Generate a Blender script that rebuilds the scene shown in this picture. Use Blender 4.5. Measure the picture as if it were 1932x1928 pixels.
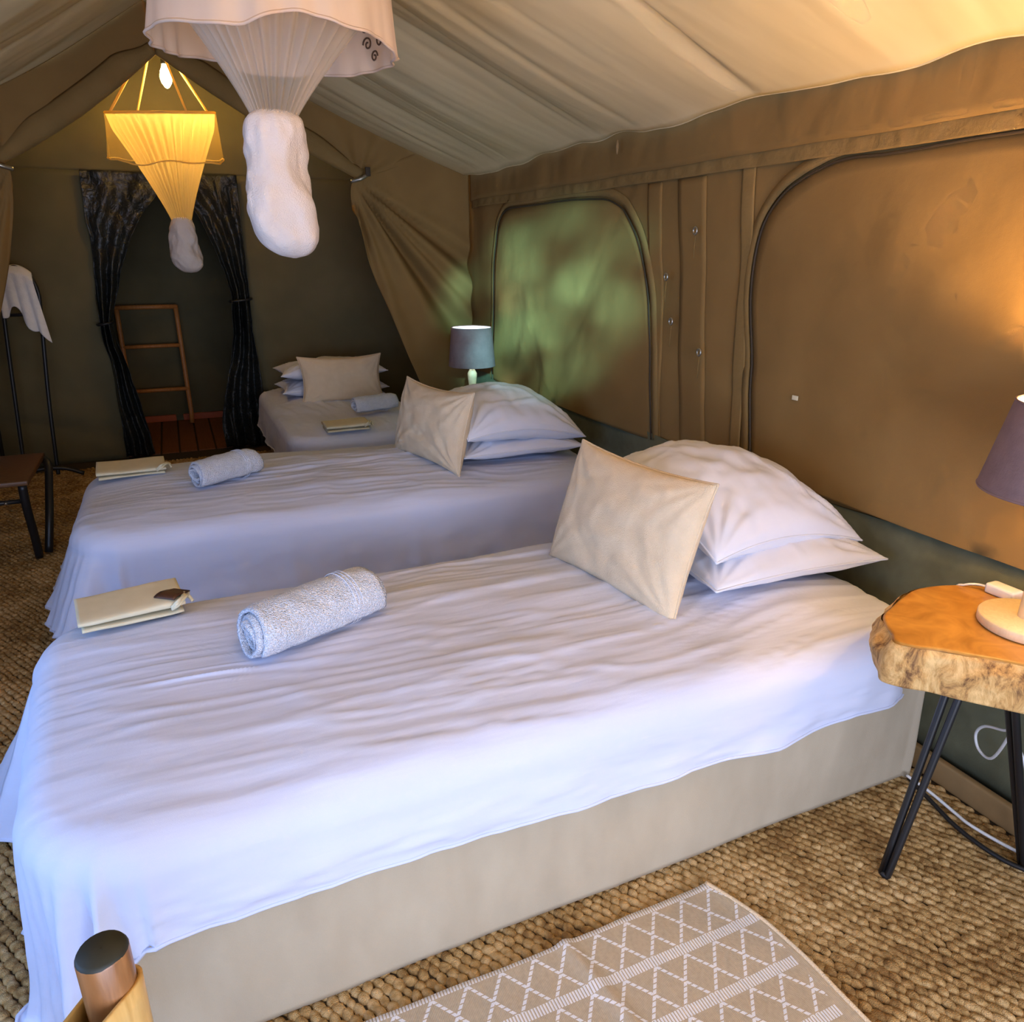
import bpy, math, random
import numpy as np
from mathutils import Matrix, Vector

for _o in list(bpy.data.objects):
    bpy.data.objects.remove(_o)
SC = bpy.context.scene
COL = SC.collection
random.seed(4)
RNG = np.random.default_rng(11)

# ------------------------------------------------------------------ camera
F_PX, PITCH, YAW, CAM_H = 1400.0, math.radians(19.2), math.radians(23.9), 1.45
fwd = np.array([math.sin(YAW) * math.cos(PITCH), math.cos(YAW) * math.cos(PITCH), -math.sin(PITCH)])
rgt = np.array([math.cos(YAW), -math.sin(YAW), 0.0])
upv = np.cross(rgt, fwd)
cam_data = bpy.data.cameras.new('camera')
cam_data.sensor_fit = 'HORIZONTAL'
cam_data.sensor_width = 36.0
cam_data.lens = 36.0 * F_PX / 1932.0
cam_data.clip_start = 0.02
cam = bpy.data.objects.new('camera', cam_data)
COL.objects.link(cam)
cam.matrix_world = Matrix(((rgt[0], upv[0], -fwd[0], 0.0), (rgt[1], upv[1], -fwd[1], 0.0),
                           (rgt[2], upv[2], -fwd[2], CAM_H), (0, 0, 0, 1)))
SC.camera = cam

# ------------------------------------------------------------------ world, light, exposure
SC.view_settings.view_transform = 'Standard'
SC.view_settings.look = 'None'
SC.view_settings.gamma = 1.0
SC.view_settings.exposure = 0.22
SC.view_settings.use_curve_mapping = False
SC.cycles.max_bounces = 5
SC.cycles.diffuse_bounces = 3
SC.cycles.glossy_bounces = 2
SC.cycles.transparent_max_bounces = 8
SC.cycles.caustics_reflective = False
SC.cycles.caustics_refractive = False
world = bpy.data.worlds.new('sky')
SC.world = world
world.use_nodes = True
_bg = world.node_tree.nodes['Background']
_bg.inputs[0].default_value = (0.62, 0.76, 1.0, 1)
_bg.inputs[1].default_value = 0.6


def light(name, kind, loc, energy, color, target=None, **kw):
    d = bpy.data.lights.new(name, kind)
    d.energy = energy
    d.color = color
    for k, v in kw.items():
        setattr(d, k, v)
    o = bpy.data.objects.new(name, d)
    COL.objects.link(o)
    o.location = loc
    if target is not None:
        o.rotation_euler = (Vector(target) - Vector(loc)).to_track_quat('-Z', 'Y').to_euler()
    return o


# daylight that enters through the open front of the tent, behind the camera
light('daylight_at_tent_mouth', 'AREA', (0.3, -1.6, 0.95), 86.0, (0.71, 0.77, 1.0), (0.45, 3.0, 0.70),
      shape='RECTANGLE', size=2.6, size_y=1.4)
# blue side fill, added through an invented opening in the left wall
light('added_left_fill', 'AREA', (-1.75, 1.0, 1.05), 28.0, (0.20, 0.45, 1.0), (0.7, 3.0, 0.5),
      shape='RECTANGLE', size=1.7, size_y=1.1)
# warm fill added to light wall and liner, out of view (bulb built below)
light('added_front_fill', 'POINT', (0.35, 1.10, 2.20), 5.0, (1.0, 0.56, 0.20), shadow_soft_size=0.05)
# sun filtered by leaves outside the tent mouth
_sp = light('sun_through_leaves', 'SPOT', (-0.25, -1.5, 2.2), 17000.0, (0.26, 0.78, 0.85), (1.87, 3.90, 1.14),
            spot_size=math.radians(10.8), spot_blend=0.9, shadow_soft_size=0.10)
_sp.data.use_nodes = True
_nt = _sp.data.node_tree
_em = next(n for n in _nt.nodes if n.type == 'EMISSION')
_tc = _nt.nodes.new('ShaderNodeTexCoord')
_nz = _nt.nodes.new('ShaderNodeTexNoise')
_nz.inputs['Scale'].default_value = 34.0
_nz.inputs['Detail'].default_value = 1.5
_rp = _nt.nodes.new('ShaderNodeMapRange')
_rp.inputs['From Min'].default_value = 0.46
_rp.inputs['From Max'].default_value = 0.72
_nt.links.new(_tc.outputs['Normal'], _nz.inputs['Vector'])
_nt.links.new(_nz.outputs['Fac'], _rp.inputs['Value'])
_nt.links.new(_rp.outputs['Result'], _em.inputs['Strength'])


# ------------------------------------------------------------------ helpers
def _hash(ix, iy, iz, seed):
    n = (ix * 374761393 + iy * 668265263 + iz * 2147483647 + seed * 144665) & 0x7fffffff
    n = ((n ^ (n >> 13)) * 1274126177) & 0x7fffffff
    n = n ^ (n >> 16)
    return (n & 0xffff) / 32767.5 - 1.0


def noise(x, y, z=0.0, seed=0):
    x, y, z = np.broadcast_arrays(np.asarray(x, float), np.asarray(y, float), np.asarray(z, float))
    ix, iy, iz = np.floor(x).astype(np.int64), np.floor(y).astype(np.int64), np.floor(z).astype(np.int64)
    fx, fy, fz = x - ix, y - iy, z - iz
    fx, fy, fz = [t * t * t * (t * (t * 6 - 15) + 10) for t in (fx, fy, fz)]
    r = 0
    for dx in (0, 1):
        for dy in (0, 1):
            for dz in (0, 1):
                w = (fx if dx else 1 - fx) * (fy if dy else 1 - fy) * (fz if dz else 1 - fz)
                r = r + w * _hash(ix + dx, iy + dy, iz + dz, seed)
    return r


def fbm(x, y, z=0.0, seed=0, octv=3):
    r, a, f = 0, 1.0, 1.0
    for i in range(octv):
        r = r + a * noise(np.asarray(x) * f, np.asarray(y) * f, np.asarray(z) * f, seed + i * 17)
        a *= 0.5
        f *= 2.03
    return r


def ridge(x, y, seed=0):
    return 1.0 - np.minimum(1.0, np.abs(noise(x, y, 0.0, seed)) * 3.0)


def sstep(a, b, x):
    t = np.clip((np.asarray(x, float) - a) / (b - a), 0, 1)
    return t * t * (3 - 2 * t)


def interp(zs, xs, z):
    """smooth (cubic) interpolation through control points"""
    zs, xs = np.asarray(zs, float), np.asarray(xs, float)
    z = np.asarray(z, float)
    m = np.gradient(xs, zs)
    i = np.clip(np.searchsorted(zs, z) - 1, 0, len(zs) - 2)
    h = zs[i + 1] - zs[i]
    t = np.clip((z - zs[i]) / h, 0, 1)
    t2, t3 = t * t, t * t * t
    return ((2 * t3 - 3 * t2 + 1) * xs[i] + (t3 - 2 * t2 + t) * h * m[i] +
            (-2 * t3 + 3 * t2) * xs[i + 1] + (t3 - t2) * h * m[i + 1])


def tag(o, label=None, cat=None, group=None, kind=None):
    if label:
        o['label'] = label
    if cat:
        o['category'] = cat
    if group:
        o['group'] = group
    if kind:
        o['kind'] = kind
    return o


def thing(name, label, cat, loc, group=None):
    o = bpy.data.objects.new(name, None)
    o.empty_display_size = 0.1
    COL.objects.link(o)
    o.location = loc
    return tag(o, label, cat, group)


def root_loc(o):
    v = Vector((0, 0, 0))
    while o is not None:
        v = v + o.location
        o = o.parent
    return np.array(v)


def mesh(name, verts, faces, mat, parent=None, smooth=True, merge=False):
    """verts in WORLD coordinates; one object"""
    v = np.asarray(verts, float).reshape(-1, 3)
    if parent is not None:
        v = v - root_loc(parent)
    me = bpy.data.meshes.new(name)
    me.from_pydata(v.tolist(), [], [tuple(int(i) for i in f) for f in faces])
    if merge:
        import bmesh
        b = bmesh.new()
        b.from_mesh(me)
        bmesh.ops.remove_doubles(b, verts=b.verts, dist=1e-5)
        b.to_mesh(me)
        b.free()
    if smooth:
        me.polygons.foreach_set('use_smooth', [True] * len(me.polygons))
    me.materials.append(mat)
    me.update()
    o = bpy.data.objects.new(name, me)
    COL.objects.link(o)
    if parent is not None:
        o.parent = parent
    return o


def gridfaces(nu, nv, cu=False, cv=False, flip=False, off=0):
    """nu rows, nv columns, index = i*nv+j"""
    fs = []
    for i in range(nu if cu else nu - 1):
        i2 = (i + 1) % nu
        for j in range(nv if cv else nv - 1):
            j2 = (j + 1) % nv
            q = (off + i * nv + j, off + i * nv + j2, off + i2 * nv + j2, off + i2 * nv + j)
            fs.append(q[::-1] if flip else q)
    return fs


def solid_sheet(P, th):
    """P (nu,nv,3) sheet given a real thickness th along its normals -> verts, faces"""
    nu, nv = P.shape[:2]
    du = np.gradient(P, axis=0)
    dv = np.gradient(P, axis=1)
    n = np.cross(du, dv)
    n /= np.maximum(np.linalg.norm(n, axis=2, keepdims=True), 1e-9)
    A, B = P + n * th / 2, P - n * th / 2
    v = np.concatenate([A.reshape(-1, 3), B.reshape(-1, 3)])
    N = nu * nv
    f = gridfaces(nu, nv) + gridfaces(nu, nv, flip=True, off=N)
    ring = ([(0, j) for j in range(nv)] + [(i, nv - 1) for i in range(1, nu)] +
            [(nu - 1, j) for j in range(nv - 2, -1, -1)] + [(i, 0) for i in range(nu - 2, 0, -1)])
    idx = [i * nv + j for i, j in ring]
    for a, b in zip(idx, idx[1:] + idx[:1]):
        f.append((b, a, a + N, b + N))
    return v, f


def tube(pts, r, n=10, closed=False, squash=None):
    pts = np.asarray(pts, float)
    m = len(pts)
    rr = np.full(m, r, float) if np.isscalar(r) else np.asarray(r, float)
    if closed:
        tg = np.roll(pts, -1, 0) - np.roll(pts, 1, 0)
    else:
        tg = np.gradient(pts, axis=0)
    tg /= np.maximum(np.linalg.norm(tg, axis=1, keepdims=True), 1e-9)
    a = np.array([0, 0, 1.0]) if abs(tg[0][2]) < 0.9 else np.array([1.0, 0, 0])
    u = np.cross(tg[0], a)
    u /= np.linalg.norm(u)
    V = []
    ang = np.linspace(0, 2 * math.pi, n, endpoint=False)
    for i in range(m):
        u = u - tg[i] * (u @ tg[i])
        u /= max(np.linalg.norm(u), 1e-9)
        w = np.cross(tg[i], u)
        V.append(pts[i] + rr[i] * (np.outer(np.cos(ang), u) + np.outer(np.sin(ang), w)))
    V = np.concatenate(V)
    f = gridfaces(m, n, cu=closed, cv=True)
    if not closed:
        f.append(tuple(range(n - 1, -1, -1)))
        f.append(tuple((m - 1) * n + j for j in range(n)))
    return V, f


def smooth_path(pts, n=40):
    pts = np.asarray(pts, float)
    t = np.arange(len(pts))
    tt = np.linspace(0, len(pts) - 1, n)
    return np.stack([interp(t, pts[:, k], tt) for k in range(3)], 1)


def lathe(prof, n=40, center=(0, 0, 0)):
    """prof list of (r,z); open profile"""
    prof = np.asarray(prof, float)
    ang = np.linspace(0, 2 * math.pi, n, endpoint=False)
    V = np.zeros((len(prof), n, 3))
    V[..., 0] = prof[:, :1] * np.cos(ang)
    V[..., 1] = prof[:, :1] * np.sin(ang)
    V[..., 2] = prof[:, 1:2]
    return V.reshape(-1, 3) + np.asarray(center, float), gridfaces(len(prof), n, cv=True)


def join(*parts):
    V, Fc, o = [], [], 0
    for v, f in parts:
        v = np.asarray(v).reshape(-1, 3)
        V.append(v)
        Fc += [tuple(i + o for i in q) for q in f]
        o += len(v)
    return np.concatenate(V), Fc


def box(x0, x1, y0, y1, z0, z1, bev=0.004):
    """bevelled box"""
    import bmesh
    b = bmesh.new()
    bmesh.ops.create_cube(b, size=1.0)
    for v in b.verts:
        v.co = Vector(((x0 + x1) / 2 + v.co.x * (x1 - x0), (y0 + y1) / 2 + v.co.y * (y1 - y0),
                       (z0 + z1) / 2 + v.co.z * (z1 - z0)))
    if bev > 0:
        bmesh.ops.bevel(b, geom=list(b.edges), offset=bev, segments=2, affect='EDGES', profile=0.6)
    b.verts.index_update()
    v = [tuple(q.co) for q in b.verts]
    f = [tuple(q.index for q in p.verts) for p in b.faces]
    b.free()
    return np.array(v), f


def rotm(rx=0, ry=0, rz=0):
    from mathutils import Euler
    return np.array(Euler((rx, ry, rz), 'XYZ').to_matrix())


# ------------------------------------------------------------------ materials
def mat_new(name):
    m = bpy.data.materials.new(name)
    m.use_nodes = True
    nt = m.node_tree
    return m, nt, nt.nodes['Principled BSDF']


def N(nt, kind, **kw):
    n = nt.nodes.new(kind)
    for k, v in kw.items():
        if k in n.inputs:
            n.inputs[k].default_value = v
        else:
            setattr(n, k, v)
    return n


def fabric(name, c1, c2, scale=8.0, rough=0.85, weave=900.0, wv=0.25, bump=0.4, bscale=40.0, sheen=0.0,
           trans=0.0, transcol=None, stretch=(1, 1, 1), bdist=0.004):
    m, nt, p = mat_new(name)
    tc = N(nt, 'ShaderNodeTexCoord')
    mp = N(nt, 'ShaderNodeMapping')
    mp.inputs['Scale'].default_value = stretch
    nt.links.new(tc.outputs['Object'], mp.inputs['Vector'])
    n1 = N(nt, 'ShaderNodeTexNoise', Scale=scale, Detail=2.0, Roughness=0.6)
    nt.links.new(mp.outputs[0], n1.inputs['Vector'])
    mx = N(nt, 'ShaderNodeMix', data_type='RGBA')
    mx.inputs[6].default_value = (*c1, 1)
    mx.inputs[7].default_value = (*c2, 1)
    mr = N(nt, 'ShaderNodeMapRange')
    mr.inputs['From Min'].default_value = 0.3
    mr.inputs['From Max'].default_value = 0.7
    nt.links.new(n1.outputs['Fac'], mr.inputs['Value'])
    nt.links.new(mr.outputs[0], mx.inputs[0])
    nt.links.new(mx.outputs[2], p.inputs['Base Color'])
    p.inputs['Roughness'].default_value = rough
    p.inputs['Specular IOR Level'].default_value = 0.25
    if sheen:
        p.inputs['Sheen Weight'].default_value = sheen
    n2 = N(nt, 'ShaderNodeTexNoise', Scale=bscale, Detail=2.0)
    nt.links.new(mp.outputs[0], n2.inputs['Vector'])
    n3 = N(nt, 'ShaderNodeTexNoise', Scale=weave, Detail=0.0)
    nt.links.new(tc.outputs['Object'], n3.inputs['Vector'])
    ma = N(nt, 'ShaderNodeMath', operation='MULTIPLY_ADD')
    ma.inputs[1].default_value = wv
    nt.links.new(n3.outputs['Fac'], ma.inputs[0])
    nt.links.new(n2.outputs['Fac'], ma.inputs[2])
    bp = N(nt, 'ShaderNodeBump', Strength=bump, Distance=bdist)
    nt.links.new(ma.outputs[0], bp.inputs['Height'])
    nt.links.new(bp.outputs[0], p.inputs['Normal'])
    if trans > 0:
        out = nt.nodes['Material Output']
        tr = N(nt, 'ShaderNodeBsdfTranslucent')
        tr.inputs['Color'].default_value = (*(transcol or c1), 1)
        ms = N(nt, 'ShaderNodeMixShader')
        ms.inputs[0].default_value = trans
        nt.links.new(p.outputs[0], ms.inputs[1])
        nt.links.new(tr.outputs[0], ms.inputs[2])
        nt.links.new(ms.outputs[0], out.inputs['Surface'])
    return m


def netting(name, col, opacity):
    """sheer mosquito net: mostly see-through threads, real transparency"""
    m, nt, p = mat_new(name)
    p.inputs['Base Color'].default_value = (*col, 1)
    p.inputs['Roughness'].default_value = 0.9
    out = nt.nodes['Material Output']
    tl = N(nt, 'ShaderNodeBsdfTranslucent')
    tl.inputs['Color'].default_value = (*col, 1)
    m1 = N(nt, 'ShaderNodeMixShader')
    m1.inputs[0].default_value = 0.5
    nt.links.new(p.outputs[0], m1.inputs[1])
    nt.links.new(tl.outputs[0], m1.inputs[2])
    tp = N(nt, 'ShaderNodeBsdfTransparent')
    m2 = N(nt, 'ShaderNodeMixShader')
    m2.inputs[0].default_value = opacity
    nt.links.new(tp.outputs[0], m2.inputs[1])
    nt.links.new(m1.outputs[0], m2.inputs[2])
    nt.links.new(m2.outputs[0], out.inputs['Surface'])
    return m


def plain(name, col, rough=0.5, metal=0.0, spec=0.5, nscale=30.0, var=0.15, bump=0.0):
    m, nt, p = mat_new(name)
    tc = N(nt, 'ShaderNodeTexCoord')
    n1 = N(nt, 'ShaderNodeTexNoise', Scale=nscale, Detail=4.0)
    nt.links.new(tc.outputs['Object'], n1.inputs['Vector'])
    mx = N(nt, 'ShaderNodeMix', data_type='RGBA')
    mx.inputs[6].default_value = (*[c * (1 - var) for c in col], 1)
    mx.inputs[7].default_value = (*[min(1, c * (1 + var)) for c in col], 1)
    nt.links.new(n1.outputs['Fac'], mx.inputs[0])
    nt.links.new(mx.outputs[2], p.inputs['Base Color'])
    p.inputs['Roughness'].default_value = rough
    p.inputs['Metallic'].default_value = metal
    p.inputs['Specular IOR Level'].default_value = spec
    if bump:
        bp = N(nt, 'ShaderNodeBump', Strength=bump, Distance=0.003)
        nt.links.new(n1.outputs['Fac'], bp.inputs['Height'])
        nt.links.new(bp.outputs[0], p.inputs['Normal'])
    return m


def wood(name, c1, c2, stretch=(2, 30, 30), rough=0.45, scale=3.0, dist=2.0):
    m, nt, p = mat_new(name)
    tc = N(nt, 'ShaderNodeTexCoord')
    mp = N(nt, 'ShaderNodeMapping')
    mp.inputs['Scale'].default_value = stretch
    nt.links.new(tc.outputs['Object'], mp.inputs['Vector'])
    n1 = N(nt, 'ShaderNodeTexNoise', Scale=scale, Detail=6.0, Distortion=dist)
    nt.links.new(mp.outputs[0], n1.inputs['Vector'])
    cr = N(nt, 'ShaderNodeValToRGB')
    cr.color_ramp.elements[0].position = 0.3
    cr.color_ramp.elements[0].color = (*c1, 1)
    cr.color_ramp.elements[1].position = 0.7
    cr.color_ramp.elements[1].color = (*c2, 1)
    nt.links.new(n1.outputs['Fac'], cr.inputs[0])
    nt.links.new(cr.outputs[0], p.inputs['Base Color'])
    p.inputs['Roughness'].default_value = rough
    bp = N(nt, 'ShaderNodeBump', Strength=0.2, Distance=0.002)
    nt.links.new(n1.outputs['Fac'], bp.inputs['Height'])
    nt.links.new(bp.outputs[0], p.inputs['Normal'])
    return m


def emitter(name, col, strength):
    m, nt, p = mat_new(name)
    p.inputs['Base Color'].default_value = (*col, 1)
    p.inputs['Emission Color'].default_value = (*col, 1)
    p.inputs['Emission Strength'].default_value = strength
    m.cycles.emission_sampling = 'NONE'     # the bulb's own lamp lights the room
    return m


M = {}
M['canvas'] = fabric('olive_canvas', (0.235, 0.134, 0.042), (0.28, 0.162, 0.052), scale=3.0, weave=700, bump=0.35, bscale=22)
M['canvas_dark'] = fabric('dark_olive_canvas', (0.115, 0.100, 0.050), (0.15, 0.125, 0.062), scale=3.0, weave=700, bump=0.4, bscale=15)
M['canvas_band'] = fabric('seam_canvas', (0.235, 0.143, 0.047), (0.28, 0.17, 0.058), scale=6.0, weave=700, bump=0.6, bscale=50)
M['canvas_green'] = fabric('green_ground_flap', (0.115, 0.115, 0.068), (0.15, 0.15, 0.09), scale=12.0, weave=600, bump=0.4, bscale=20)
M['zip'] = plain('brown_zip', (0.045, 0.028, 0.012), 0.7)
M['liner'] = fabric('cream_liner', (0.76, 0.61, 0.35), (0.82, 0.67, 0.40), scale=4.0, weave=900, bump=0.25, bscale=9,
                    stretch=(0.6, 3.0, 0.6), trans=0.12)
M['sheet'] = fabric('cool_cast_cotton', (0.64, 0.685, 0.86), (0.68, 0.725, 0.90), scale=5.0, weave=1500, wv=0.1, bump=0.28, bscale=16,  # cool daylight cast mixed into the white cotton's colour
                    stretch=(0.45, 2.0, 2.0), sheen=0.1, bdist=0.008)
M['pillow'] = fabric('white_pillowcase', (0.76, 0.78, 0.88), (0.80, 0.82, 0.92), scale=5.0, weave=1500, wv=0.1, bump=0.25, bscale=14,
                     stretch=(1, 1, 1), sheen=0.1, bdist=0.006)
M['linen'] = fabric('cream_linen', (0.74, 0.58, 0.39), (0.80, 0.64, 0.44), scale=14.0, weave=420, wv=1.2, bump=0.5, bscale=30, bdist=0.003)
M['basefab'] = fabric('beige_base_linen', (0.47, 0.395, 0.285), (0.53, 0.455, 0.335), scale=7.0, weave=900, bump=0.35, bscale=8,
                      stretch=(1.6, 1.6, 0.6), bdist=0.012)
M['terry'] = fabric('white_terry', (0.76, 0.79, 0.90), (0.84, 0.87, 0.96), scale=60.0, weave=380, wv=1.6, bump=1.0, bscale=160, rough=1.0, bdist=0.004)
M['bag'] = fabric('natural_cotton_bag', (0.66, 0.58, 0.38), (0.74, 0.66, 0.46), scale=10, weave=900, bump=0.3, bscale=20)
M['leather'] = plain('brown_leather', (0.07, 0.025, 0.012), 0.45, nscale=60)
M['netcloth'] = fabric('net_skirt_cotton', (0.86, 0.66, 0.50), (0.90, 0.71, 0.55), scale=5, weave=900, bump=0.2, bscale=14,
                       stretch=(3, 3, 0.6), trans=0.35)
M['net'] = netting('sheer_net', (0.86, 0.74, 0.60), 0.34)
M['net2skirt'] = netting('bulb_lit_sheer_skirt', (0.92, 0.66, 0.20), 0.28)  # bulb's yellow light put into the skirt colour
M['bundle'] = fabric('wrapped_net', (0.86, 0.74, 0.65), (0.92, 0.80, 0.71), scale=12, weave=300, wv=0.6, bump=0.6, bscale=26, trans=0.2, bdist=0.006)
M['net2cloth'] = fabric('bulb_lit_net_cotton', (0.88, 0.66, 0.22), (0.92, 0.72, 0.28), scale=6, weave=700, bump=0.2, bscale=14, trans=0.5)  # cloth coloured as the bulb lights it yellow
M['net2'] = netting('bulb_lit_sheer_net', (0.94, 0.74, 0.32), 0.55)  # bulb's warm glow mixed into the net colour
M['ornament'] = plain('brown_print', (0.10, 0.05, 0.025), 0.8)
M['vinyl'] = None
M['blackmetal'] = plain('black_metal', (0.012, 0.012, 0.013), 0.42, spec=0.5)
M['deck'] = wood('deck_wood', (0.16, 0.055, 0.02), (0.25, 0.09, 0.03), stretch=(25, 2, 25), rough=0.6)
M['ladder'] = wood('ladder_wood', (0.42, 0.15, 0.035), (0.58, 0.24, 0.06), stretch=(20, 20, 3), rough=0.5)
M['redtrim'] = plain('red_oxide_trim', (0.50, 0.11, 0.04), 0.6)
M['seatwood'] = wood('dark_seat_wood', (0.085, 0.036, 0.012), (0.15, 0.066, 0.022), stretch=(3, 25, 25))
M['baseboard'] = plain('tan_ground_sheet', (0.26, 0.16, 0.065), 0.7)
M['floorwood'] = plain('floor_sheet', (0.05, 0.033, 0.017), 0.8)
M['slabtop'] = wood('polished_slab', (0.34, 0.145, 0.022), (0.56, 0.28, 0.06), stretch=(9, 9, 9), rough=0.32, scale=1.1, dist=2.2)
M['lampwood'] = wood('pale_lamp_wood', (0.72, 0.54, 0.33), (0.80, 0.63, 0.41), stretch=(18, 18, 2), rough=0.5)
M['lampcream'] = plain('cream_turned_wood', (0.78, 0.66, 0.42), 0.45)
M['shade'] = fabric('mauve_grey_shade', (0.21, 0.14, 0.145), (0.25, 0.17, 0.175), scale=30, weave=900, wv=0.5, bump=0.3, bscale=200, trans=0.10, transcol=(0.5, 0.3, 0.24))
M['shade_in'] = plain('white_shade_lining', (0.86, 0.84, 0.80), 0.8, var=0.03)
M['bulb_warm'] = emitter('warm_bulb', (1.0, 0.66, 0.26), 30.0)
M['bulb_cool'] = emitter('cool_bulb', (0.80, 0.95, 1.0), 26.0)
M['bulb_hang'] = emitter('pendant_bulb', (1.0, 0.72, 0.24), 60.0)
M['white_plastic'] = plain('white_plastic', (0.80, 0.80, 0.80), 0.4, var=0.03)
M['black_cable'] = plain('black_cable', (0.010, 0.010, 0.011), 0.5)
M['bamboo'] = wood('bamboo_sleeve', (0.58, 0.34, 0.10), (0.74, 0.48, 0.17), stretch=(14, 14, 2), rough=0.4)
M['postwood'] = wood('polished_post', (0.20, 0.085, 0.030), (0.36, 0.17, 0.065), stretch=(16, 16, 2), rough=0.28)
M['posttop'] = plain('dark_end_grain', (0.018, 0.020, 0.013), 0.6, nscale=90)
M['steel'] = plain('steel_ring', (0.45, 0.42, 0.36), 0.35, metal=0.9)
M['towel'] = fabric('hanging_towel', (0.80, 0.78, 0.76), (0.86, 0.84, 0.82), scale=30, weave=350, wv=0.8, bump=0.5, bscale=80)


def _vinyl():
    m, nt, p = mat_new('black_vinyl')
    tc = N(nt, 'ShaderNodeTexCoord')
    n1 = N(nt, 'ShaderNodeTexNoise', Scale=32.0, Detail=5.0, Distortion=1.0)
    nt.links.new(tc.outputs['Object'], n1.inputs['Vector'])
    bp = N(nt, 'ShaderNodeBump', Strength=0.9, Distance=0.012)
    nt.links.new(n1.outputs['Fac'], bp.inputs['Height'])
    nt.links.new(bp.outputs[0], p.inputs['Normal'])
    p.inputs['Base Color'].default_value = (0.018, 0.020, 0.018, 1)
    p.inputs['Roughness'].default_value = 0.30
    return m


M['vinyl'] = _vinyl()


def _bark():
    m, nt, p = mat_new('live_edge_bark')
    tc = N(nt, 'ShaderNodeTexCoord')
    mp = N(nt, 'ShaderNodeMapping')
    mp.inputs['Scale'].default_value = (1, 1, 0.45)
    nt.links.new(tc.outputs['Object'], mp.inputs['Vector'])
    n1 = N(nt, 'ShaderNodeTexNoise', Scale=30.0, Detail=8.0, Roughness=0.72, Distortion=0.5)
    nt.links.new(mp.outputs[0], n1.inputs['Vector'])
    cr = N(nt, 'ShaderNodeValToRGB')
    e = cr.color_ramp.elements
    e[0].position, e[0].color = 0.36, (0.17, 0.075, 0.025, 1)
    e[1].position, e[1].color = 0.62, (0.86, 0.56, 0.23, 1)
    k = e.new(0.47)
    k.color = (0.58, 0.32, 0.10, 1)
    nt.links.new(n1.outputs['Fac'], cr.inputs[0])
    nt.links.new(cr.outputs[0], p.inputs['Base Color'])
    p.inputs['Roughness'].default_value = 0.75
    bp = N(nt, 'ShaderNodeBump', Strength=0.8, Distance=0.008)
    nt.links.new(n1.outputs['Fac'], bp.inputs['Height'])
    nt.links.new(bp.outputs[0], p.inputs['Normal'])
    return m


M['bark'] = _bark()


def _jute():
    m, nt, p = mat_new('jute_yarn')
    tc = N(nt, 'ShaderNodeTexCoord')
    n0 = N(nt, 'ShaderNodeTexNoise', Scale=5.0, Detail=2.0)
    n1 = N(nt, 'ShaderNodeTexNoise', Scale=60.0, Detail=1.0)
    n2 = N(nt, 'ShaderNodeTexNoise', Scale=500.0, Detail=0.0)
    for n in (n0, n1, n2):
        nt.links.new(tc.outputs['Object'], n.inputs['Vector'])
    ad = N(nt, 'ShaderNodeMath', operation='ADD')
    nt.links.new(n0.outputs['Fac'], ad.inputs[0])
    nt.links.new(n1.outputs['Fac'], ad.inputs[1])
    cr = N(nt, 'ShaderNodeValToRGB')
    e = cr.color_ramp.elements
    e[0].position, e[0].color = 0.38, (0.25, 0.135, 0.045, 1)
    e[1].position, e[1].color = 0.64, (0.62, 0.42, 0.20, 1)
    k = e.new(0.5)
    k.color = (0.43, 0.265, 0.10, 1)
    ml = N(nt, 'ShaderNodeMath', operation='MULTIPLY')
    ml.inputs[1].default_value = 0.5
    nt.links.new(ad.outputs[0], ml.inputs[0])
    nt.links.new(ml.outputs[0], cr.inputs[0])
    nt.links.new(cr.outputs[0], p.inputs['Base Color'])
    p.inputs['Roughness'].default_value = 0.9
    p.inputs['Specular IOR Level'].default_value = 0.2
    bp = N(nt, 'ShaderNodeBump', Strength=0.8, Distance=0.003)
    nt.links.new(n2.outputs['Fac'], bp.inputs['Height'])
    nt.links.new(bp.outputs[0], p.inputs['Normal'])
    return m


M['jute'] = _jute()

# ------------------------------------------------------------------ the tent shell
XR, XL, YP, YB = 1.87, -1.32, 4.90, 6.05      # right wall, left wall, partition, back wall
EZ, RX, RZ = 1.92, 0.07, 2.69                  # eave height, ridge x and z

# floor
g = np.stack(np.meshgrid(np.linspace(XL - 0.05, XR + 0.05, 12), np.linspace(-1.3, YB + 0.05, 24), indexing='ij'), -1)
P = np.concatenate([g, np.full(g.shape[:2] + (1,), -0.012)], -1)
v, f = solid_sheet(P, 0.02)
tag(mesh('floor', v, f, M['floorwood'], smooth=False), kind='structure')

# right wall: canvas with slack
ny, nz_ = 260, 90
Yg, Zg = np.meshgrid(np.linspace(-1.3, YB, ny), np.linspace(0.0, EZ + 0.10, nz_), indexing='ij')
def wall_dx(Y, Z):
    return (0.012 * fbm(Y * 1.6, Z * 1.3, 0, 3) + 0.005 * ridge(Y * 2.2 + Z * 1.7, Z * 1.1 - Y * 0.5, 9)
            + 0.004 * fbm(Y * 6, Z * 2.0, 0, 5))
Xg = XR + 0.02 + wall_dx(Yg, Zg)
v, f = solid_sheet(np.stack([Xg, Yg, Zg], -1), 0.004)
wall_r = tag(mesh('wall_right', v, f, M['canvas']), kind='structure')
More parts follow.
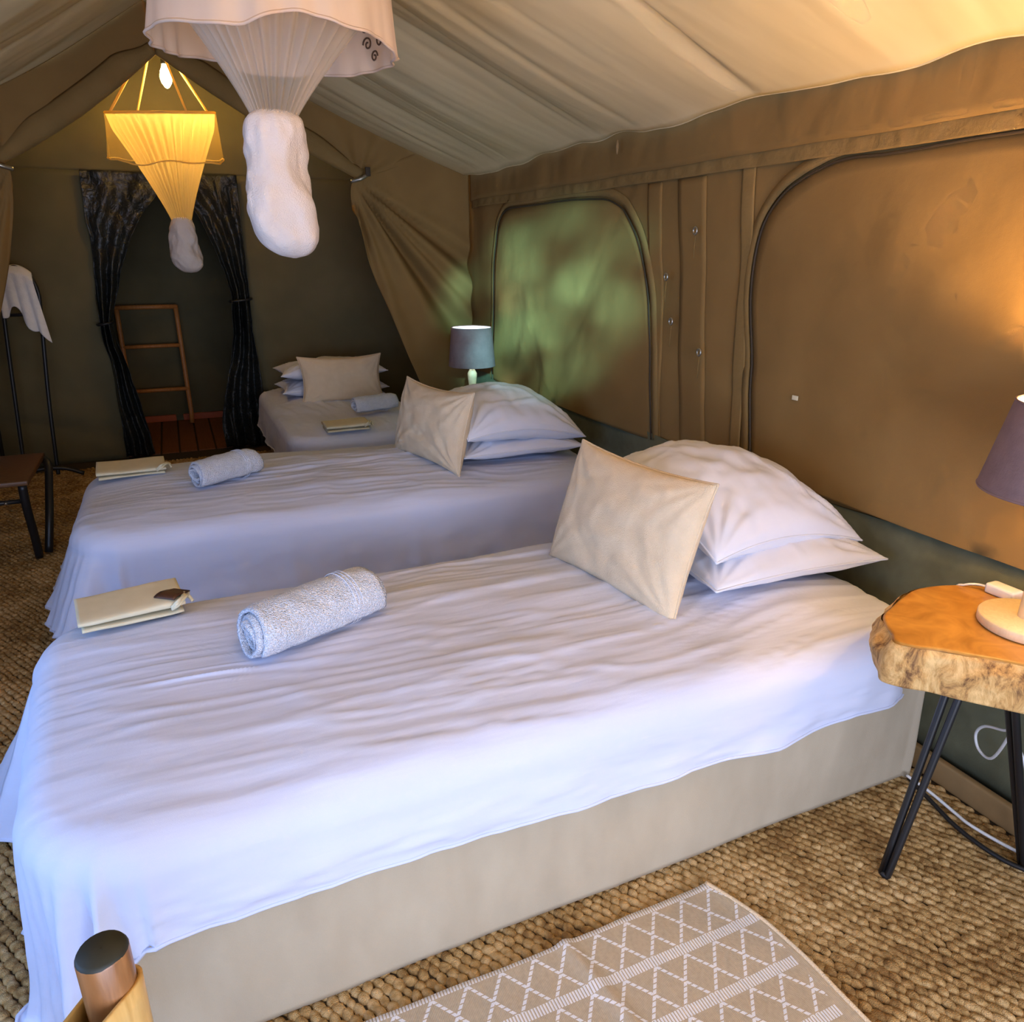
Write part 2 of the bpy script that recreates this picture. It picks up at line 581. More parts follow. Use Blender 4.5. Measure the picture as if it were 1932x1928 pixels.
# head flap seam along the wall (two pleated strips) and eave shadow line
def wall_strip(name, ys, zs_lo, zs_hi, out, mat, parent, wav=0.003, freq=26.0):
    n = len(ys)
    rows = []
    for k in np.linspace(0, 1, 9):
        z = zs_lo + (zs_hi - zs_lo) * k
        x = XR + 0.02 + wall_dx(ys, z) - out - wav * np.sin(ys * freq + 3 * fbm(ys * 4, z, 0, 8)) * math.sin(k * math.pi)
        rows.append(np.stack([x, ys, z], -1))
    vv, ff = solid_sheet(np.stack(rows, 0), 0.004)
    return mesh(name, vv, ff, mat, parent)
ysl = np.linspace(-1.3, YP, 300)
wall_strip('hem_band', ysl, np.full(300, 1.724) + 0.004 * noise(ysl * 3, 0, 0, 2), np.full(300, 1.775) + 0.005 * noise(ysl * 3, 0, 0, 2),
           0.014, M['canvas_band'], wall_r, 0.003, 60)
wall_strip('valance', ysl, np.full(300, 1.768) + 0.005 * noise(ysl * 3, 0, 0, 2), np.full(300, 1.99), 0.022, M['canvas'], wall_r, 0.0025, 4)
# vertical lapped joints between wall panels
def vstrip(name, y0b, y0t, w, out, z0=0.55, z1=1.72, mat='canvas_band'):
    zz = np.linspace(z0, z1, 60)
    yc = np.interp(zz, [z0, z1], [y0b, y0t])
    rows = []
    for k in np.linspace(-1, 1, 7):
        y = yc + k * w / 2 + 0.004 * noise(zz * 5, k, 0, 4)
        x = XR + 0.02 + wall_dx(y, zz) - out - 0.0015 * (1 - k * k)
        rows.append(np.stack([x, y, zz], -1))
    vv, ff = solid_sheet(np.stack(rows, 0), 0.004)
    return mesh(name, vv, ff, M[mat], wall_r)
vstrip('lap_joint', 2.385, 2.55, 0.17, 0.005, 0.3, 1.72, 'canvas')
vstrip('lap_joint', 2.135, 2.235, 0.06, 0.008, 0.3, 1.74, 'canvas_band')
vstrip('lap_joint', 2.66, 2.80, 0.10, 0.004, 0.3, 1.72, 'canvas')
# brass eyelets with their cord slots
for (y, z) in ((2.46, 1.528), (2.637, 1.357), (2.583, 1.185), (2.375, 1.085)):
    a = np.linspace(0, 2 * math.pi, 16, endpoint=False)
    x = XR - 0.022 + float(wall_dx(y, z))
    pts = np.stack([np.full(16, x), y + 0.011 * np.cos(a), z + 0.013 * np.sin(a)], -1)
    v, f = tube(pts, 0.0038, 6, closed=True)
    mesh('eyelet', v, f, M['steel'], wall_r)
    v, f = tube([(x + 0.004, y, z - 0.014), (x + 0.002, y + 0.001, z - 0.06), (x + 0.004, y + 0.002, z - 0.10)], 0.002, 5)
    mesh('eyelet_cord', v, f, M['canvas_band'], wall_r)
# toggle under the eave
v, f = lathe([(0.001, 1.905), (0.005, 1.897), (0.0075, 1.88), (0.006, 1.863), (0.003, 1.85), (0.0005, 1.846)], 10, (XR - 0.04, 3.02, 0))
mesh('toggle', v, f, M['baseboard'], wall_r)
# torn scrap pinned on the canvas
v, f = box(XR - 0.012, XR - 0.008, 1.855, 1.88, 0.985, 1.0, 0.001)
mesh('scrap', v, f, M['bag'], wall_r)
# green ground flap along the bottom of the wall and the tan ground sheet upstand
ysl = np.linspace(-1.3, YP, 200)
wall_strip('ground_flap', ysl, np.full(200, 0.05), 0.70 + 0.03 * np.sin(ysl * 2 + 0.6), 0.012, M['canvas_green'], wall_r, 0.004, 7)
v, f = box(XR - 0.035, XR - 0.012, -1.3, YP, 0.0, 0.075, 0.006)
tag(mesh('baseboard_right', v, f, M['baseboard']), kind='structure')


def window_panel(name, outline, puff, seed):
    """zipped canvas window: puffed panel with a rounded-arch zip; outline (y,z) from one foot over the arch to the other"""
    o = np.asarray(outline, float)
    t = np.arange(len(o))
    tt = np.linspace(0, len(o) - 1, 90)
    oy, oz = interp(t, o[:, 0], tt), interp(t, o[:, 1], tt)
    n = len(tt)
    yc, zc = o[:, 0].mean(), o[0, 1]
    rows = []
    for k in np.linspace(1, 0.0, 26):
        y = yc + (oy - yc) * k
        z = zc + (oz - zc) * k
        x = (XR + 0.02 + wall_dx(y, z) - 0.010 - puff * (1 - k ** 3)
             - 0.022 * (1 - k) * ridge(y * 2.0 + z * 1.6, z * 0.9 - y * 0.9, seed) - 0.010 * (1 - k) * ridge(y * 4.0 + z * 3.6, z * 1.2 - y * 1.0, seed + 2) - 0.006 * fbm(y * 3, z * 2, 0, seed) * (1 - k * k))
        rows.append(np.stack([x, y, z], -1))
    vv, ff = solid_sheet(np.stack(rows, 0), 0.003)
    w = tag(mesh(name, vv, ff, M['canvas']), kind='structure')
    zx = XR + 0.02 + wall_dx(oy, oz) - 0.014
    zp = np.stack([zx, oy + 0.004 * noise(tt * 1.3, 1, 0, seed), oz + 0.004 * noise(tt * 1.3, 5, 0, seed)], -1)
    vv, ff = tube(zp, 0.0042, 6)
    mesh('zip', vv, ff, M['zip'], w)
    zp2 = zp.copy()
    nrm = np.stack([np.zeros(n), np.gradient(oz), -np.gradient(oy)], -1)
    nrm /= np.linalg.norm(nrm, axis=1, keepdims=True)
    s = np.sign((zp2[:, 1] - yc) * nrm[:, 1] + (zp2[:, 2] - zc) * nrm[:, 2])[:, None]
    strip = np.stack([zp + nrm * s * 0.012 + [0.002, 0, 0], zp + nrm * s * 0.03 + [0.003, 0, 0], zp + nrm * s * 0.05 + [0.006, 0, 0]], 0)
    vv, ff = solid_sheet(strip, 0.004)
    mesh('zip_facing', vv, ff, M['canvas_band'], w)
    return w


window_panel('window_1', [(4.56, 0.66), (4.56, 0.8), (4.55, 1.25), (4.50, 1.50), (4.40, 1.66), (4.15, 1.695), (3.7, 1.695),
                          (3.3, 1.69), (3.10, 1.66), (2.93, 1.54), (2.83, 1.36), (2.77, 1.10), (2.71, 0.80), (2.70, 0.66)], 0.02, 21)
window_panel('window_2', [(2.07, 0.70), (2.08, 0.8), (2.12, 1.1), (2.165, 1.37), (2.125, 1.555), (1.99, 1.66), (1.83, 1.705), (1.6, 1.712),
                          (1.2, 1.715), (0.6, 1.715), (0.1, 1.70), (-0.1, 1.55), (-0.15, 1.2), (-0.15, 0.8), (-0.15, 0.70)], 0.022, 34)

# left wall (outside the frame) with an opening made up for the side fill
def wall_left_piece(y0, y1, z0, z1):
    a, b = np.meshgrid(np.linspace(y0, y1, 40), np.linspace(z0, z1, 20), indexing='ij')
    return solid_sheet(np.stack([XL - 0.02 - 0.01 * fbm(a * 1.5, b * 1.5, 0, 61), a, b], -1), 0.004)
v, f = join(wall_left_piece(-1.3, 0.1, 0, 2.0), wall_left_piece(1.9, YB, 0, 2.0), wall_left_piece(0.1, 1.9, 0, 0.48), wall_left_piece(0.1, 1.9, 1.65, 2.0))
tag(mesh('wall_left', v, f, M['canvas']), kind='structure')

# back wall with the doorway; the canvas shows a slack crease near the floor
DX0, DX1, DZ = -0.44, 0.53, 1.965
def back_piece(x0, x1, z0, z1, n=40, m=50):
    a, b = np.meshgrid(np.linspace(x0, x1, n), np.linspace(z0, z1, m), indexing='ij')
    y = YB + 0.02 + 0.012 * fbm(a * 1.5, b * 1.5, 0, 71) + 0.02 * np.exp(-((b - 0.30 + 0.25 * (a + 1.0)) / 0.05) ** 2) * (a < DX0)
    return solid_sheet(np.stack([a, y, b], -1), 0.004)
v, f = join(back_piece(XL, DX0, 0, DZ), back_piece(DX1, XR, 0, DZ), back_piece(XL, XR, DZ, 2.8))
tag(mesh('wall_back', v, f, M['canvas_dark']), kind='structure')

# shower room beyond the doorway
def flat(nm, P, mat):
    vv, ff = solid_sheet(np.asarray(P, float), 0.006)
    return tag(mesh(nm, vv, ff, mat), kind='structure')
YS = 7.42
a, b = np.meshgrid(np.linspace(-1.1, 1.2, 30), np.linspace(-0.02, 2.3, 30), indexing='ij')
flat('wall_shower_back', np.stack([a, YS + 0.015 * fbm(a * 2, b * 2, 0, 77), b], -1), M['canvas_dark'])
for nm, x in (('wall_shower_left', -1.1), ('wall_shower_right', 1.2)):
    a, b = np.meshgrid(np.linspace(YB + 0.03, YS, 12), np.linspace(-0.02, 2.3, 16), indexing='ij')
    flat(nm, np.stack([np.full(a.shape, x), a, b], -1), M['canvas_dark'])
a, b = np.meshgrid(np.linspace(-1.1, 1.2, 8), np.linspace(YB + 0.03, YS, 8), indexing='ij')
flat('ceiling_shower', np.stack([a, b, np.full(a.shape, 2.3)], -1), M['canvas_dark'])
deck = tag(mesh('floor_shower', *box(-1.1, 1.2, YB + 0.04, YS, -0.05, -0.012, 0), M['floorwood'], smooth=False), kind='structure')
x = -1.0
_dv, _df = box(-0.0, 0.118, YB + 0.05, YS - 0.10, -0.012, 0.004, 0.003)
pl0 = mesh('plank', _dv + np.array([x, 0, 0]), _df, M['deck'], deck, smooth=False)
for i in range(1, 17):
    c = pl0.copy()
    COL.objects.link(c)
    c.parent = deck
    c.location = (i * 0.131, 0, 0.0015 * (i % 3))
for nm, xa, xb in (('trim_1', -0.62, -0.095), ('trim_2', -0.035, 0.50)):
    tag(mesh(nm, *box(xa, xb, YS - 0.08, YS - 0.05, 0.0, 0.055, 0.004), M['redtrim'], smooth=False), kind='structure')

# roof liner, right slope: cream cotton with sag and gathers running ridge to eave
def liner(name, xe, ze, y0, y1, seed, sgn):
    n, m = 420, 70
    Y, T = np.meshgrid(np.linspace(y0, y1, n), np.linspace(0, 1, m), indexing='ij')
    lip = 0.5 + 0.5 * sstep(3.0, 3.5, Y) if sgn > 0 else 1.0
    X = xe + (RX - xe) * T
    Z = ze + (RZ - ze) * T
    sag = np.sin(math.pi * T) ** 0.8
    gath = (0.042 * ridge(Y * 2.1 + 0.5 * T, T * 0.35 + 2, seed) + 0.012 * ridge(Y * 4.0 + 0.9 * T, T * 0.6, seed + 1)
            + 0.004 * fbm(Y * 9, T * 0.8, 0, seed + 2))
    seam = 0.0
    for ys in (3.2, 2.17, 1.15, 0.1, 4.3):
        seam = seam + 0.035 * np.exp(-np.abs(Y - ys) / 0.12)
    d = -0.075 * sag + (gath * sag ** 0.7) + seam * sag
    edge = np.exp(-T / 0.02)
    Z = Z + d + edge * (0.012 * noise(Y * 5, 0, 0, seed + 5) + 0.02 * noise(Y * 2.2, 3, 0, seed + 6) * lip - 0.006)
    Y2 = Y + 0.02 * noise(T * 5, 0, 0, seed + 8) * (Y > y1 - 0.1)
    vv, ff = solid_sheet(np.stack([X, Y2, Z], -1), 0.004)
    o = tag(mesh(name, vv, ff, M['liner']), kind='structure')
    # rolled hem along the eave
    e = np.stack([X[:, 0], Y2[:, 0], Z[:, 0]], -1)
    vv, ff = tube(e[::2], 0.0035, 6)
    mesh('hem', vv, ff, M['liner'], o)
    return o
liner('ceiling_right', XR - 0.03, EZ + 0.005, -1.3, YP + 0.0, 101, 1)
liner('ceiling_left', XL, 1.90, -1.3, YP + 0.0, 131, -1)
# canvas roof of the back room
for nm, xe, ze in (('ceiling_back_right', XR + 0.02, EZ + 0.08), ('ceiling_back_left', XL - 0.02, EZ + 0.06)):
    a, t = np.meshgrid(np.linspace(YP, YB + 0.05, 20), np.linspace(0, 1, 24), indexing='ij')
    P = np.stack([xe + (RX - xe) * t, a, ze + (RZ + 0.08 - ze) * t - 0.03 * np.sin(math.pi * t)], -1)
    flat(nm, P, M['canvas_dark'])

# partition of canvas: gable above the opening, flaps gathered at two ties
part = thing('wall_partition', None, None, (0.3, YP, 0))
tag(part, kind='structure')
APX, APZ = 0.10, 2.45
def gable(tx, tz, xe, ze, seed):
    n, m = 90, 40
    U, V = np.meshgrid(np.linspace(0, 1, n), np.linspace(0, 1, m), indexing='ij')
    ox = APX + (tx - APX) * U
    oz = APZ + (tz - APZ) * U - 0.03 * np.sin(math.pi * U)
    rx = RX + (xe - RX) * U
    rz = RZ + 0.10 + (ze - RZ) * U
    X = ox + (rx - ox) * V
    Z = oz + (rz - oz) * V
    ang = np.arctan2(Z - tz, X - tx)
    dist = np.hypot(X - tx, Z - tz)
    Y = YP + 0.015 - 0.022 * np.sin(ang * 11 + 2 * noise(ang * 2, 0, 0, seed)) * np.exp(-dist / 0.35) * np.minimum(1, dist / 0.06) \
        + 0.014 * fbm(X * 2, Z * 2, 0, seed + 1)
    vv, ff = solid_sheet(np.stack([X, Y, Z], -1), 0.004)
    mesh('gable_panel', vv, ff, M['canvas'], part)
    # rolled-back edge of the flap along the opening
    u = np.linspace(0, 1, 70)
    rows = []
    for k, (w, d) in enumerate(((0.115, 0.0), (0.10, -0.018), (0.06, -0.034), (0.015, -0.030), (-0.008, -0.012), (-0.004, 0.004))):
        dx, dz = (tz - APZ), -(tx - APX)
        l = math.hypot(dx, dz)
        s = -1.0 if tx > APX else 1.0
        px = APX + (tx - APX) * u
        pz = APZ + (tz - APZ) * u - 0.03 * np.sin(math.pi * u)
        ww = w * (1 - 0.45 * sstep(0.7, 1.0, u)) * (0.5 + 0.5 * sstep(0, 0.2, u))
        rows.append(np.stack([px + s * dx / l * ww * -1 * -1, YP + 0.01 + d + 0.004 * noise(u * 6, k, 0, seed), pz + s * dz / l * ww], -1))
    vv, ff = solid_sheet(np.stack(rows, 0), 0.005)
    mesh('rolled_edge', vv, ff, M['canvas_band'], part)
gable(1.15, 1.875, XR, EZ + 0.08, 201)
gable(-0.70, 1.885, XL, 1.98, 231)
def tied_flap(tx, tz, zs, xs, xo, seed):
    """zs/xs: free edge below the tie (z descending -> given ascending); xo: wall side"""
    n, m = 90, 80
    zz = np.linspace(0.02, tz + 0.02, n)
    xi = interp(zs, xs, zz)
    top = np.linspace(0, 1, m)
    X = xi[:, None] + (xo - xi)[:, None] * top[None, :]
    Z = zz[:, None] + 0 * X
    Z = Z + sstep(tz - 0.5, tz, Z) * top[None, :] * 0.27
    ang = np.arctan2(tz - Z + 0.02, np.abs(X - tx) + 0.02)
    dist = np.hypot(X - tx, Z - tz)
    A = 0.075 * sstep(0.0, 0.25, dist) * (1 - 0.55 * sstep(0.6, 1.6, dist)) * sstep(0.25, 0.75, ang)
    Y = YP + 0.02 - A * (np.sin(ang * 17 + 1.2) * 0.55 + 0.45 * np.sin(ang * 31 + 0.4 + 2 * noise(ang * 3, 0, 0, seed))) \
        - 0.05 * sstep(0.9, 1.5, ang) * sstep(0.05, 0.5, dist) + 0.014 * fbm(X * 3, Z * 2, 0, seed)
    vv, ff = solid_sheet(np.stack([X, Y, Z], -1), 0.004)
    mesh('tied_flap', vv, ff, M['canvas'], part)
tied_flap(1.12, 1.87, [0, 0.3, 0.54, 0.80, 1.045, 1.30, 1.55, 1.72, 1.82, 1.90], [1.66, 1.585, 1.51, 1.405, 1.315, 1.215, 1.135, 1.105, 1.10, 1.125], XR, 251)
tied_flap(-0.68, 1.87, [0, 0.5, 0.9, 1.2, 1.4, 1.6, 1.75, 1.85, 1.90], [-1.16, -1.06, -0.94, -0.83, -0.765, -0.715, -0.685, -0.675, -0.69], XL, 261)
# tie: strap and metal toggle on each side
for tx in (1.14, -0.70):
    s = 1 if tx > 0 else -1
    v, f = tube(smooth_path([(tx - 0.05 * s, YP - 0.05, 1.855), (tx + 0.0 * s, YP - 0.075, 1.868), (tx + 0.05 * s, YP - 0.07, 1.895)], 12), 0.011, 8)
    mesh('tie_ring', v, f, M['steel'], part)
    v, f = box(tx + 0.045 * s - 0.012, tx + 0.045 * s + 0.018, YP - 0.085, YP - 0.07, 1.885, 1.935, 0.003)
    mesh('tie_strap', v, f, M['zip'], part)

# ------------------------------------------------------------------ floor coverings
def jute_mat():
    ax, ay = 0.0250, 0.0215
    def vis(X, Y):
        under1 = (X > -0.30) & (X < 1.76) & (Y > 1.22) & (Y < 2.02)
        under2 = (X > -0.32) & (X < 1.72) & (Y > 2.95) & (Y < 3.6)
        under3 = (X > 0.55) & (X < 1.25) & (Y > 4.25) & (Y < 5.8)
        rug = (X > 0.0) & (X < 0.98) & (Y > 0.52) & (Y < 1.03)
        far = (X > 1.2) & (Y > 2.9)
        return ~(under1 | under2 | under3 | rug | far)
    pts = []
    j = 0
    y = 0.30
    while y < 5.85:
        xs = np.arange(XL + 0.03, XR - 0.05, ax) + (0.5 * ax if j % 2 else 0)
        pts.append(np.stack([xs, np.full(len(xs), y)], -1))
        y += ay
        j += 1
    p = np.concatenate(pts)
    p = p[vis(p[:, 0], p[:, 1])]
    # what lies far behind the camera's view on the right is never seen
    n = len(p)
    # one knot: a low dome
    prof = [(1.0, 0.0), (0.86, 0.62), (0.45, 0.95)]
    ang = np.linspace(0, 2 * math.pi, 8, endpoint=False)
    k = [np.stack([r * np.cos(ang), r * np.sin(ang), np.full(8, z)], -1) for r, z in prof] + [np.array([[0, 0, 1.0]])]
    K = np.concatenate(k)
    nv = len(K)
    fk = gridfaces(3, 8, cv=True) + [(16 + i, 16 + (i + 1) % 8, 24) for i in range(8)]
    rot = math.radians(-30) + RNG.normal(0, 0.2, n)
    lx = 0.0118 * (1 + RNG.normal(0, 0.10, n))
    ly = 0.0182 * (1 + RNG.normal(0, 0.10, n))
    hz = 0.0098 * (1 + RNG.normal(0, 0.18, n))
    c, s = np.cos(rot), np.sin(rot)
    Lx = K[None, :, 0] * lx[:, None]
    Ly = K[None, :, 1] * ly[:, None]
    V = np.stack([Lx * c[:, None] + Ly * s[:, None] + (p[:, 0] + RNG.normal(0, 0.0012, n))[:, None],
                  -Lx * s[:, None] + Ly * c[:, None] + (p[:, 1] + RNG.normal(0, 0.0012, n))[:, None],
                  K[None, :, 2] * hz[:, None] - 0.001], -1).reshape(-1, 3)
    tri = [q for q in fk]
    quads = np.array([q for q in tri if len(q) == 4])
    tris = np.array([q for q in tri if len(q) == 3])
    off = (np.arange(n) * nv)[:, None, None]
    Q = (quads[None] + off).reshape(-1, 4)
    T = (tris[None] + off).reshape(-1, 3)
    me = bpy.data.meshes.new('jute_mat')
    me.vertices.add(len(V))
    me.vertices.foreach_set('co', V.astype(np.float32).ravel())
    nl = Q.size + T.size
    me.loops.add(nl)
    me.loops.foreach_set('vertex_index', np.concatenate([Q.ravel(), T.ravel()]).astype(np.int32))
    me.polygons.add(len(Q) + len(T))
    st = np.concatenate([np.arange(len(Q)) * 4, Q.size + np.arange(len(T)) * 3]).astype(np.int32)
    me.polygons.foreach_set('loop_start', st)
    me.polygons.foreach_set('use_smooth', np.ones(len(Q) + len(T), dtype=bool))
    me.materials.append(M['jute'])
    me.update(calc_edges=True)
    me.validate()
    o = bpy.data.objects.new('jute_mat', me)
    COL.objects.link(o)
    tag(o, 'chunky braided golden brown jute matting covering the tent floor', 'mat', kind='stuff')
jute_mat()


def _rugmat():
    """flat woven rug: white diamond lattice between striped bands, in the rug's own coordinates (object space)"""
    m, nt, p = mat_new('diamond_weave')
    tc = N(nt, 'ShaderNodeTexCoord')
    sx = N(nt, 'ShaderNodeSeparateXYZ')
    nt.links.new(tc.outputs['Object'], sx.inputs[0])
    def mth(op, a, b=None, c=None):
        n = N(nt, 'ShaderNodeMath', operation=op)
        for i, q in enumerate((a, b, c)):
            if q is None:
                continue
            if isinstance(q, (int, float)):
                n.inputs[i].default_value = q
            else:
                nt.links.new(q, n.inputs[i])
        return n.outputs[0]
    x, y = sx.outputs[0], sx.outputs[1]
    PER, BW = 0.1195, 0.0225
    # y measured from the band's far side downwards
    yy = mth('MODULO', mth('ADD', mth('MULTIPLY', y, -1.0), 4.0 * PER + 0.0), PER)       # 0 at band start
    band = mth('LESS_THAN', yy, BW)
    xr = mth('ADD', mth('DIVIDE', x, 0.0765), 0.25)
    t = mth('DIVIDE', mth('SUBTRACT', yy, BW), PER - BW)                                  # 0..1 in the lattice
    # zigzags x = +-t*1.0 period 1
    d1 = mth('ABSOLUTE', mth('SUBTRACT', mth('FRACT', mth('ADD', xr, mth('MULTIPLY', t, 0.92))), 0.5))
    d2 = mth('ABSOLUTE', mth('SUBTRACT', mth('FRACT', mth('SUBTRACT', xr, mth('MULTIPLY', t, 0.92))), 0.5))
    dm = mth('MINIMUM', d1, d2)
    dash = mth('GREATER_THAN', mth('FRACT', mth('MULTIPLY', yy, 95.0)), 0.22)
    lat = mth('MULTIPLY', mth('LESS_THAN', dm, 0.055), dash)
    lat = mth('MULTIPLY', lat, mth('SUBTRACT', 1.0, band))
    strp = mth('MULTIPLY', band, mth('GREATER_THAN', mth('FRACT', mth('MULTIPLY', x, 150.0)), 0.36))
    white = mth('MAXIMUM', lat, strp)
    inside = mth('LESS_THAN', x, 0.455)
    white = mth('MULTIPLY', white, inside)
    n1 = N(nt, 'ShaderNodeTexNoise', Scale=120.0, Detail=3.0)
    nt.links.new(tc.outputs['Object'], n1.inputs['Vector'])
    bg = N(nt, 'ShaderNodeMix', data_type='RGBA')
    bg.inputs[6].default_value = (0.40, 0.31, 0.21, 1)
    bg.inputs[7].default_value = (0.56, 0.46, 0.33, 1)
    nt.links.new(n1.outputs['Fac'], bg.inputs[0])
    mx = N(nt, 'ShaderNodeMix', data_type='RGBA')
    nt.links.new(white, mx.inputs[0])
    nt.links.new(bg.outputs[2], mx.inputs[6])
    mx.inputs[7].default_value = (0.80, 0.78, 0.80, 1)
    nt.links.new(mx.outputs[2], p.inputs['Base Color'])
    p.inputs['Roughness'].default_value = 0.9
    h = mth('ADD', mth('MULTIPLY', white, 0.6), mth('ADD', mth('MULTIPLY', mth('SINE', mth('MULTIPLY', x, 1900.0)), 0.12),
                                                    mth('MULTIPLY', n1.outputs['Fac'], 0.4)))
    bp = N(nt, 'ShaderNodeBump', Strength=0.8, Distance=0.003)
    nt.links.new(h, bp.inputs['Height'])
    nt.links.new(bp.outputs[0], p.inputs['Normal'])
    return m


def rug():
    root = thing('woven_rug', 'small flat woven beige rug with white diamonds and striped bands', 'rug', (0.58, 0.968, 0.0))
    n, m = 120, 60
    U, V = np.meshgrid(np.linspace(0, 1, n), np.linspace(0, 1, m), indexing='ij')
    Y = 1.075 - V * 0.60
    xr = interp([0.45, 0.683, 0.744, 0.817, 0.885, 0.94, 0.999, 1.08], [1.066, 1.064, 1.06, 1.058, 1.050, 1.040, 1.020, 0.985], Y)
    X = -0.02 + (xr + 0.02) * U
    Y = Y + 0.006 * noise(X * 6, 0, 0, 3) * (1 - V)
    Z = 0.0165 + 0.0015 * noise(X * 12, Y * 12, 0, 6)
    # the crease across the middle
    cx = 0.60 + (1.07 - Y) * 0.20
    Z = Z + 0.010 * np.exp(-((X - cx) / 0.016) ** 2) + 0.004 * np.exp(-((X - xr) / 0.02) ** 2)
    v, f = solid_sheet(np.stack([X, Y, Z], -1), 0.005)
    mesh('weave', v, f, _rugmat(), root)
    e = np.stack([X[-1], Y[-1], Z[-1] + 0.001], -1)
    v, f = tube(e, 0.0055, 6)
    mesh('edge_binding', v, f, M['linen'], root)
rug()


# ------------------------------------------------------------------ beds
def duvet(name, label, x0, x1, y0, y1, zt, r, drop, flare, fold, seed, head=1, xf=None, ns=620, ni=46, no=40, rc=0.12, puff=0.02, wr=1.0):
    """drape over a rectangle; drop(s)->length below the edge roll, all callables take (px,py,nx,ny)"""
    w, l = y1 - y0, x1 - x0
    per = []
    def arc(cx, cy, a0, a1, k):
        for a in np.linspace(a0, a1, k, endpoint=False):
            per.append((cx + rc * math.cos(a), cy + rc * math.sin(a), math.cos(a), math.sin(a)))
    def lin(ax, ay, bx, by, nx, ny, k):
        for t in np.linspace(0, 1, k, endpoint=False):
            per.append((ax + (bx - ax) * t, ay + (by - ay) * t, nx, ny))
    kc = int(ns * 0.06)
    kl, kw = int(ns * 0.26), int(ns * 0.13)
    lin(x0 + rc, y0, x1 - rc, y0, 0, -1, kl)
    arc(x1 - rc, y0 + rc, -math.pi / 2, 0, kc)
    lin(x1, y0 + rc, x1, y1 - rc, 1, 0, kw)
    arc(x1 - rc, y1 - rc, 0, math.pi / 2, kc)
    lin(x1 - rc, y1, x0 + rc, y1, 0, 1, kl)
    arc(x0 + rc, y1 - rc, math.pi / 2, math.pi, kc)
    lin(x0, y1 - rc, x0, y0 + rc, -1, 0, kw)
    arc(x0 + rc, y0 + rc, math.pi, 1.5 * math.pi, kc)
    per = np.array(per)
    px, py, nx, ny = per.T
    n = len(px)
    spx = np.clip(px, x0 + w / 2, x1 - w / 2)
    spy = np.full(n, (y0 + y1) / 2)
    rows = []
    def wrinkle(X, Y):
        q = (X - x0) / l
        Yw = Y + 0.10 * (X - x0) * (0.6 + 0.5 * noise(X * 1.3, Y * 1.5, 0, seed + 9))
        a = (0.0055 * ridge(X * 1.3 + 4, Yw * 10.0, seed) * (0.5 + noise(X * 1.5, Y * 2, 0, seed + 20)) + 0.0048 * ridge(X * 2.2, Yw * 19, seed + 1) * (0.6 + noise(X * 2, Y * 3, 0, seed + 21))
             + 0.0034 * ridge(X * 3.0, Yw * 34, seed + 3) + 0.008 * fbm(X * 1.7, Y * 3.2, 0, seed + 2))
        return wr * a * (0.45 + 0.75 * sstep(0.0, 0.45, q)) + 0.006 * fbm(X * 3, Y * 3, 0, seed + 4, 2)
    for k in np.linspace(1, 0, ni, endpoint=False):
        X = px + (spx - px) * k
        Y = py + (spy - py) * k
        Z = zt + wrinkle(X, Y) + puff * np.sin(min(1, k * 1.6) * math.pi / 2) - 0.006
        rows.append(np.stack([X, Y, Z], -1))
    L = drop(px, py, nx, ny)
    fl = flare(px, py, nx, ny)
    fo = fold(px, py, nx, ny)
    sarr = np.cumsum(np.hypot(np.diff(px, append=px[0]), np.diff(py, append=py[0])) + np.hypot(np.diff(nx, append=nx[0]), np.diff(ny, append=ny[0])) * 0.25)
    wave = (1.1 - 2.0 * np.abs(np.sin(sarr * 15 + 1.6 * noise(sarr * 4, 0, 0, seed + 5)))) * 0.7 + 0.3 * np.sin(sarr * 61 + 3 * noise(sarr * 6, 1, 0, seed + 6))
    wob = 0.005 * fbm(sarr * 2.2, 0, 0, seed + 7)
    na = 12
    for a in np.linspace(0, math.pi / 2, na)[0:]:
        off = r * math.sin(a)
        Z = zt - r * (1 - math.cos(a))
        X, Y = px + nx * off, py + ny * off
        fade = math.cos(a)
        damp = fo * wave * 0.10 * (a / (math.pi / 2)) ** 2
        rows.append(np.stack([X + nx * damp, Y + ny * damp, Z + (wrinkle(X, Y) - 0.006) * fade + 0 * X], -1))
    for t in np.linspace(0, 1, no)[1:]:
        ln = L * t
        off = r + ln * np.sin(fl) + fo * wave * (0.10 + 0.9 * t ** 0.8 * np.minimum(1, L / 0.3)) + wob * t
        Z = zt - r - ln * np.cos(fl)
        low = np.maximum(0, 0.03 - Z)
        Z = np.maximum(Z, 0.022 + 0.004 * wave)
        off = off + low * 0.7
        off = off + 0.010 * fbm(sarr * 5, t * 2.0, 0, seed + 8) * t
        rows.append(np.stack([px + nx * off, py + ny * off, Z + 0 * px], -1))
    P = np.stack(rows, 0)
    if xf is not None:
        P = xf(P)
    V = P.reshape(-1, 3)
    Fc = gridfaces(P.shape[0], n, cv=True)
    ctr = V.mean(0)
    root = thing(name, label, 'duvet', (ctr[0], ctr[1], zt))
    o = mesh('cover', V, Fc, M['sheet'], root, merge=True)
    # folded hem along the free edge
    e = P[-1]
    hv, hf = tube(e[::2], 0.0045, 5, closed=True)
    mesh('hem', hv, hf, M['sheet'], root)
    return root


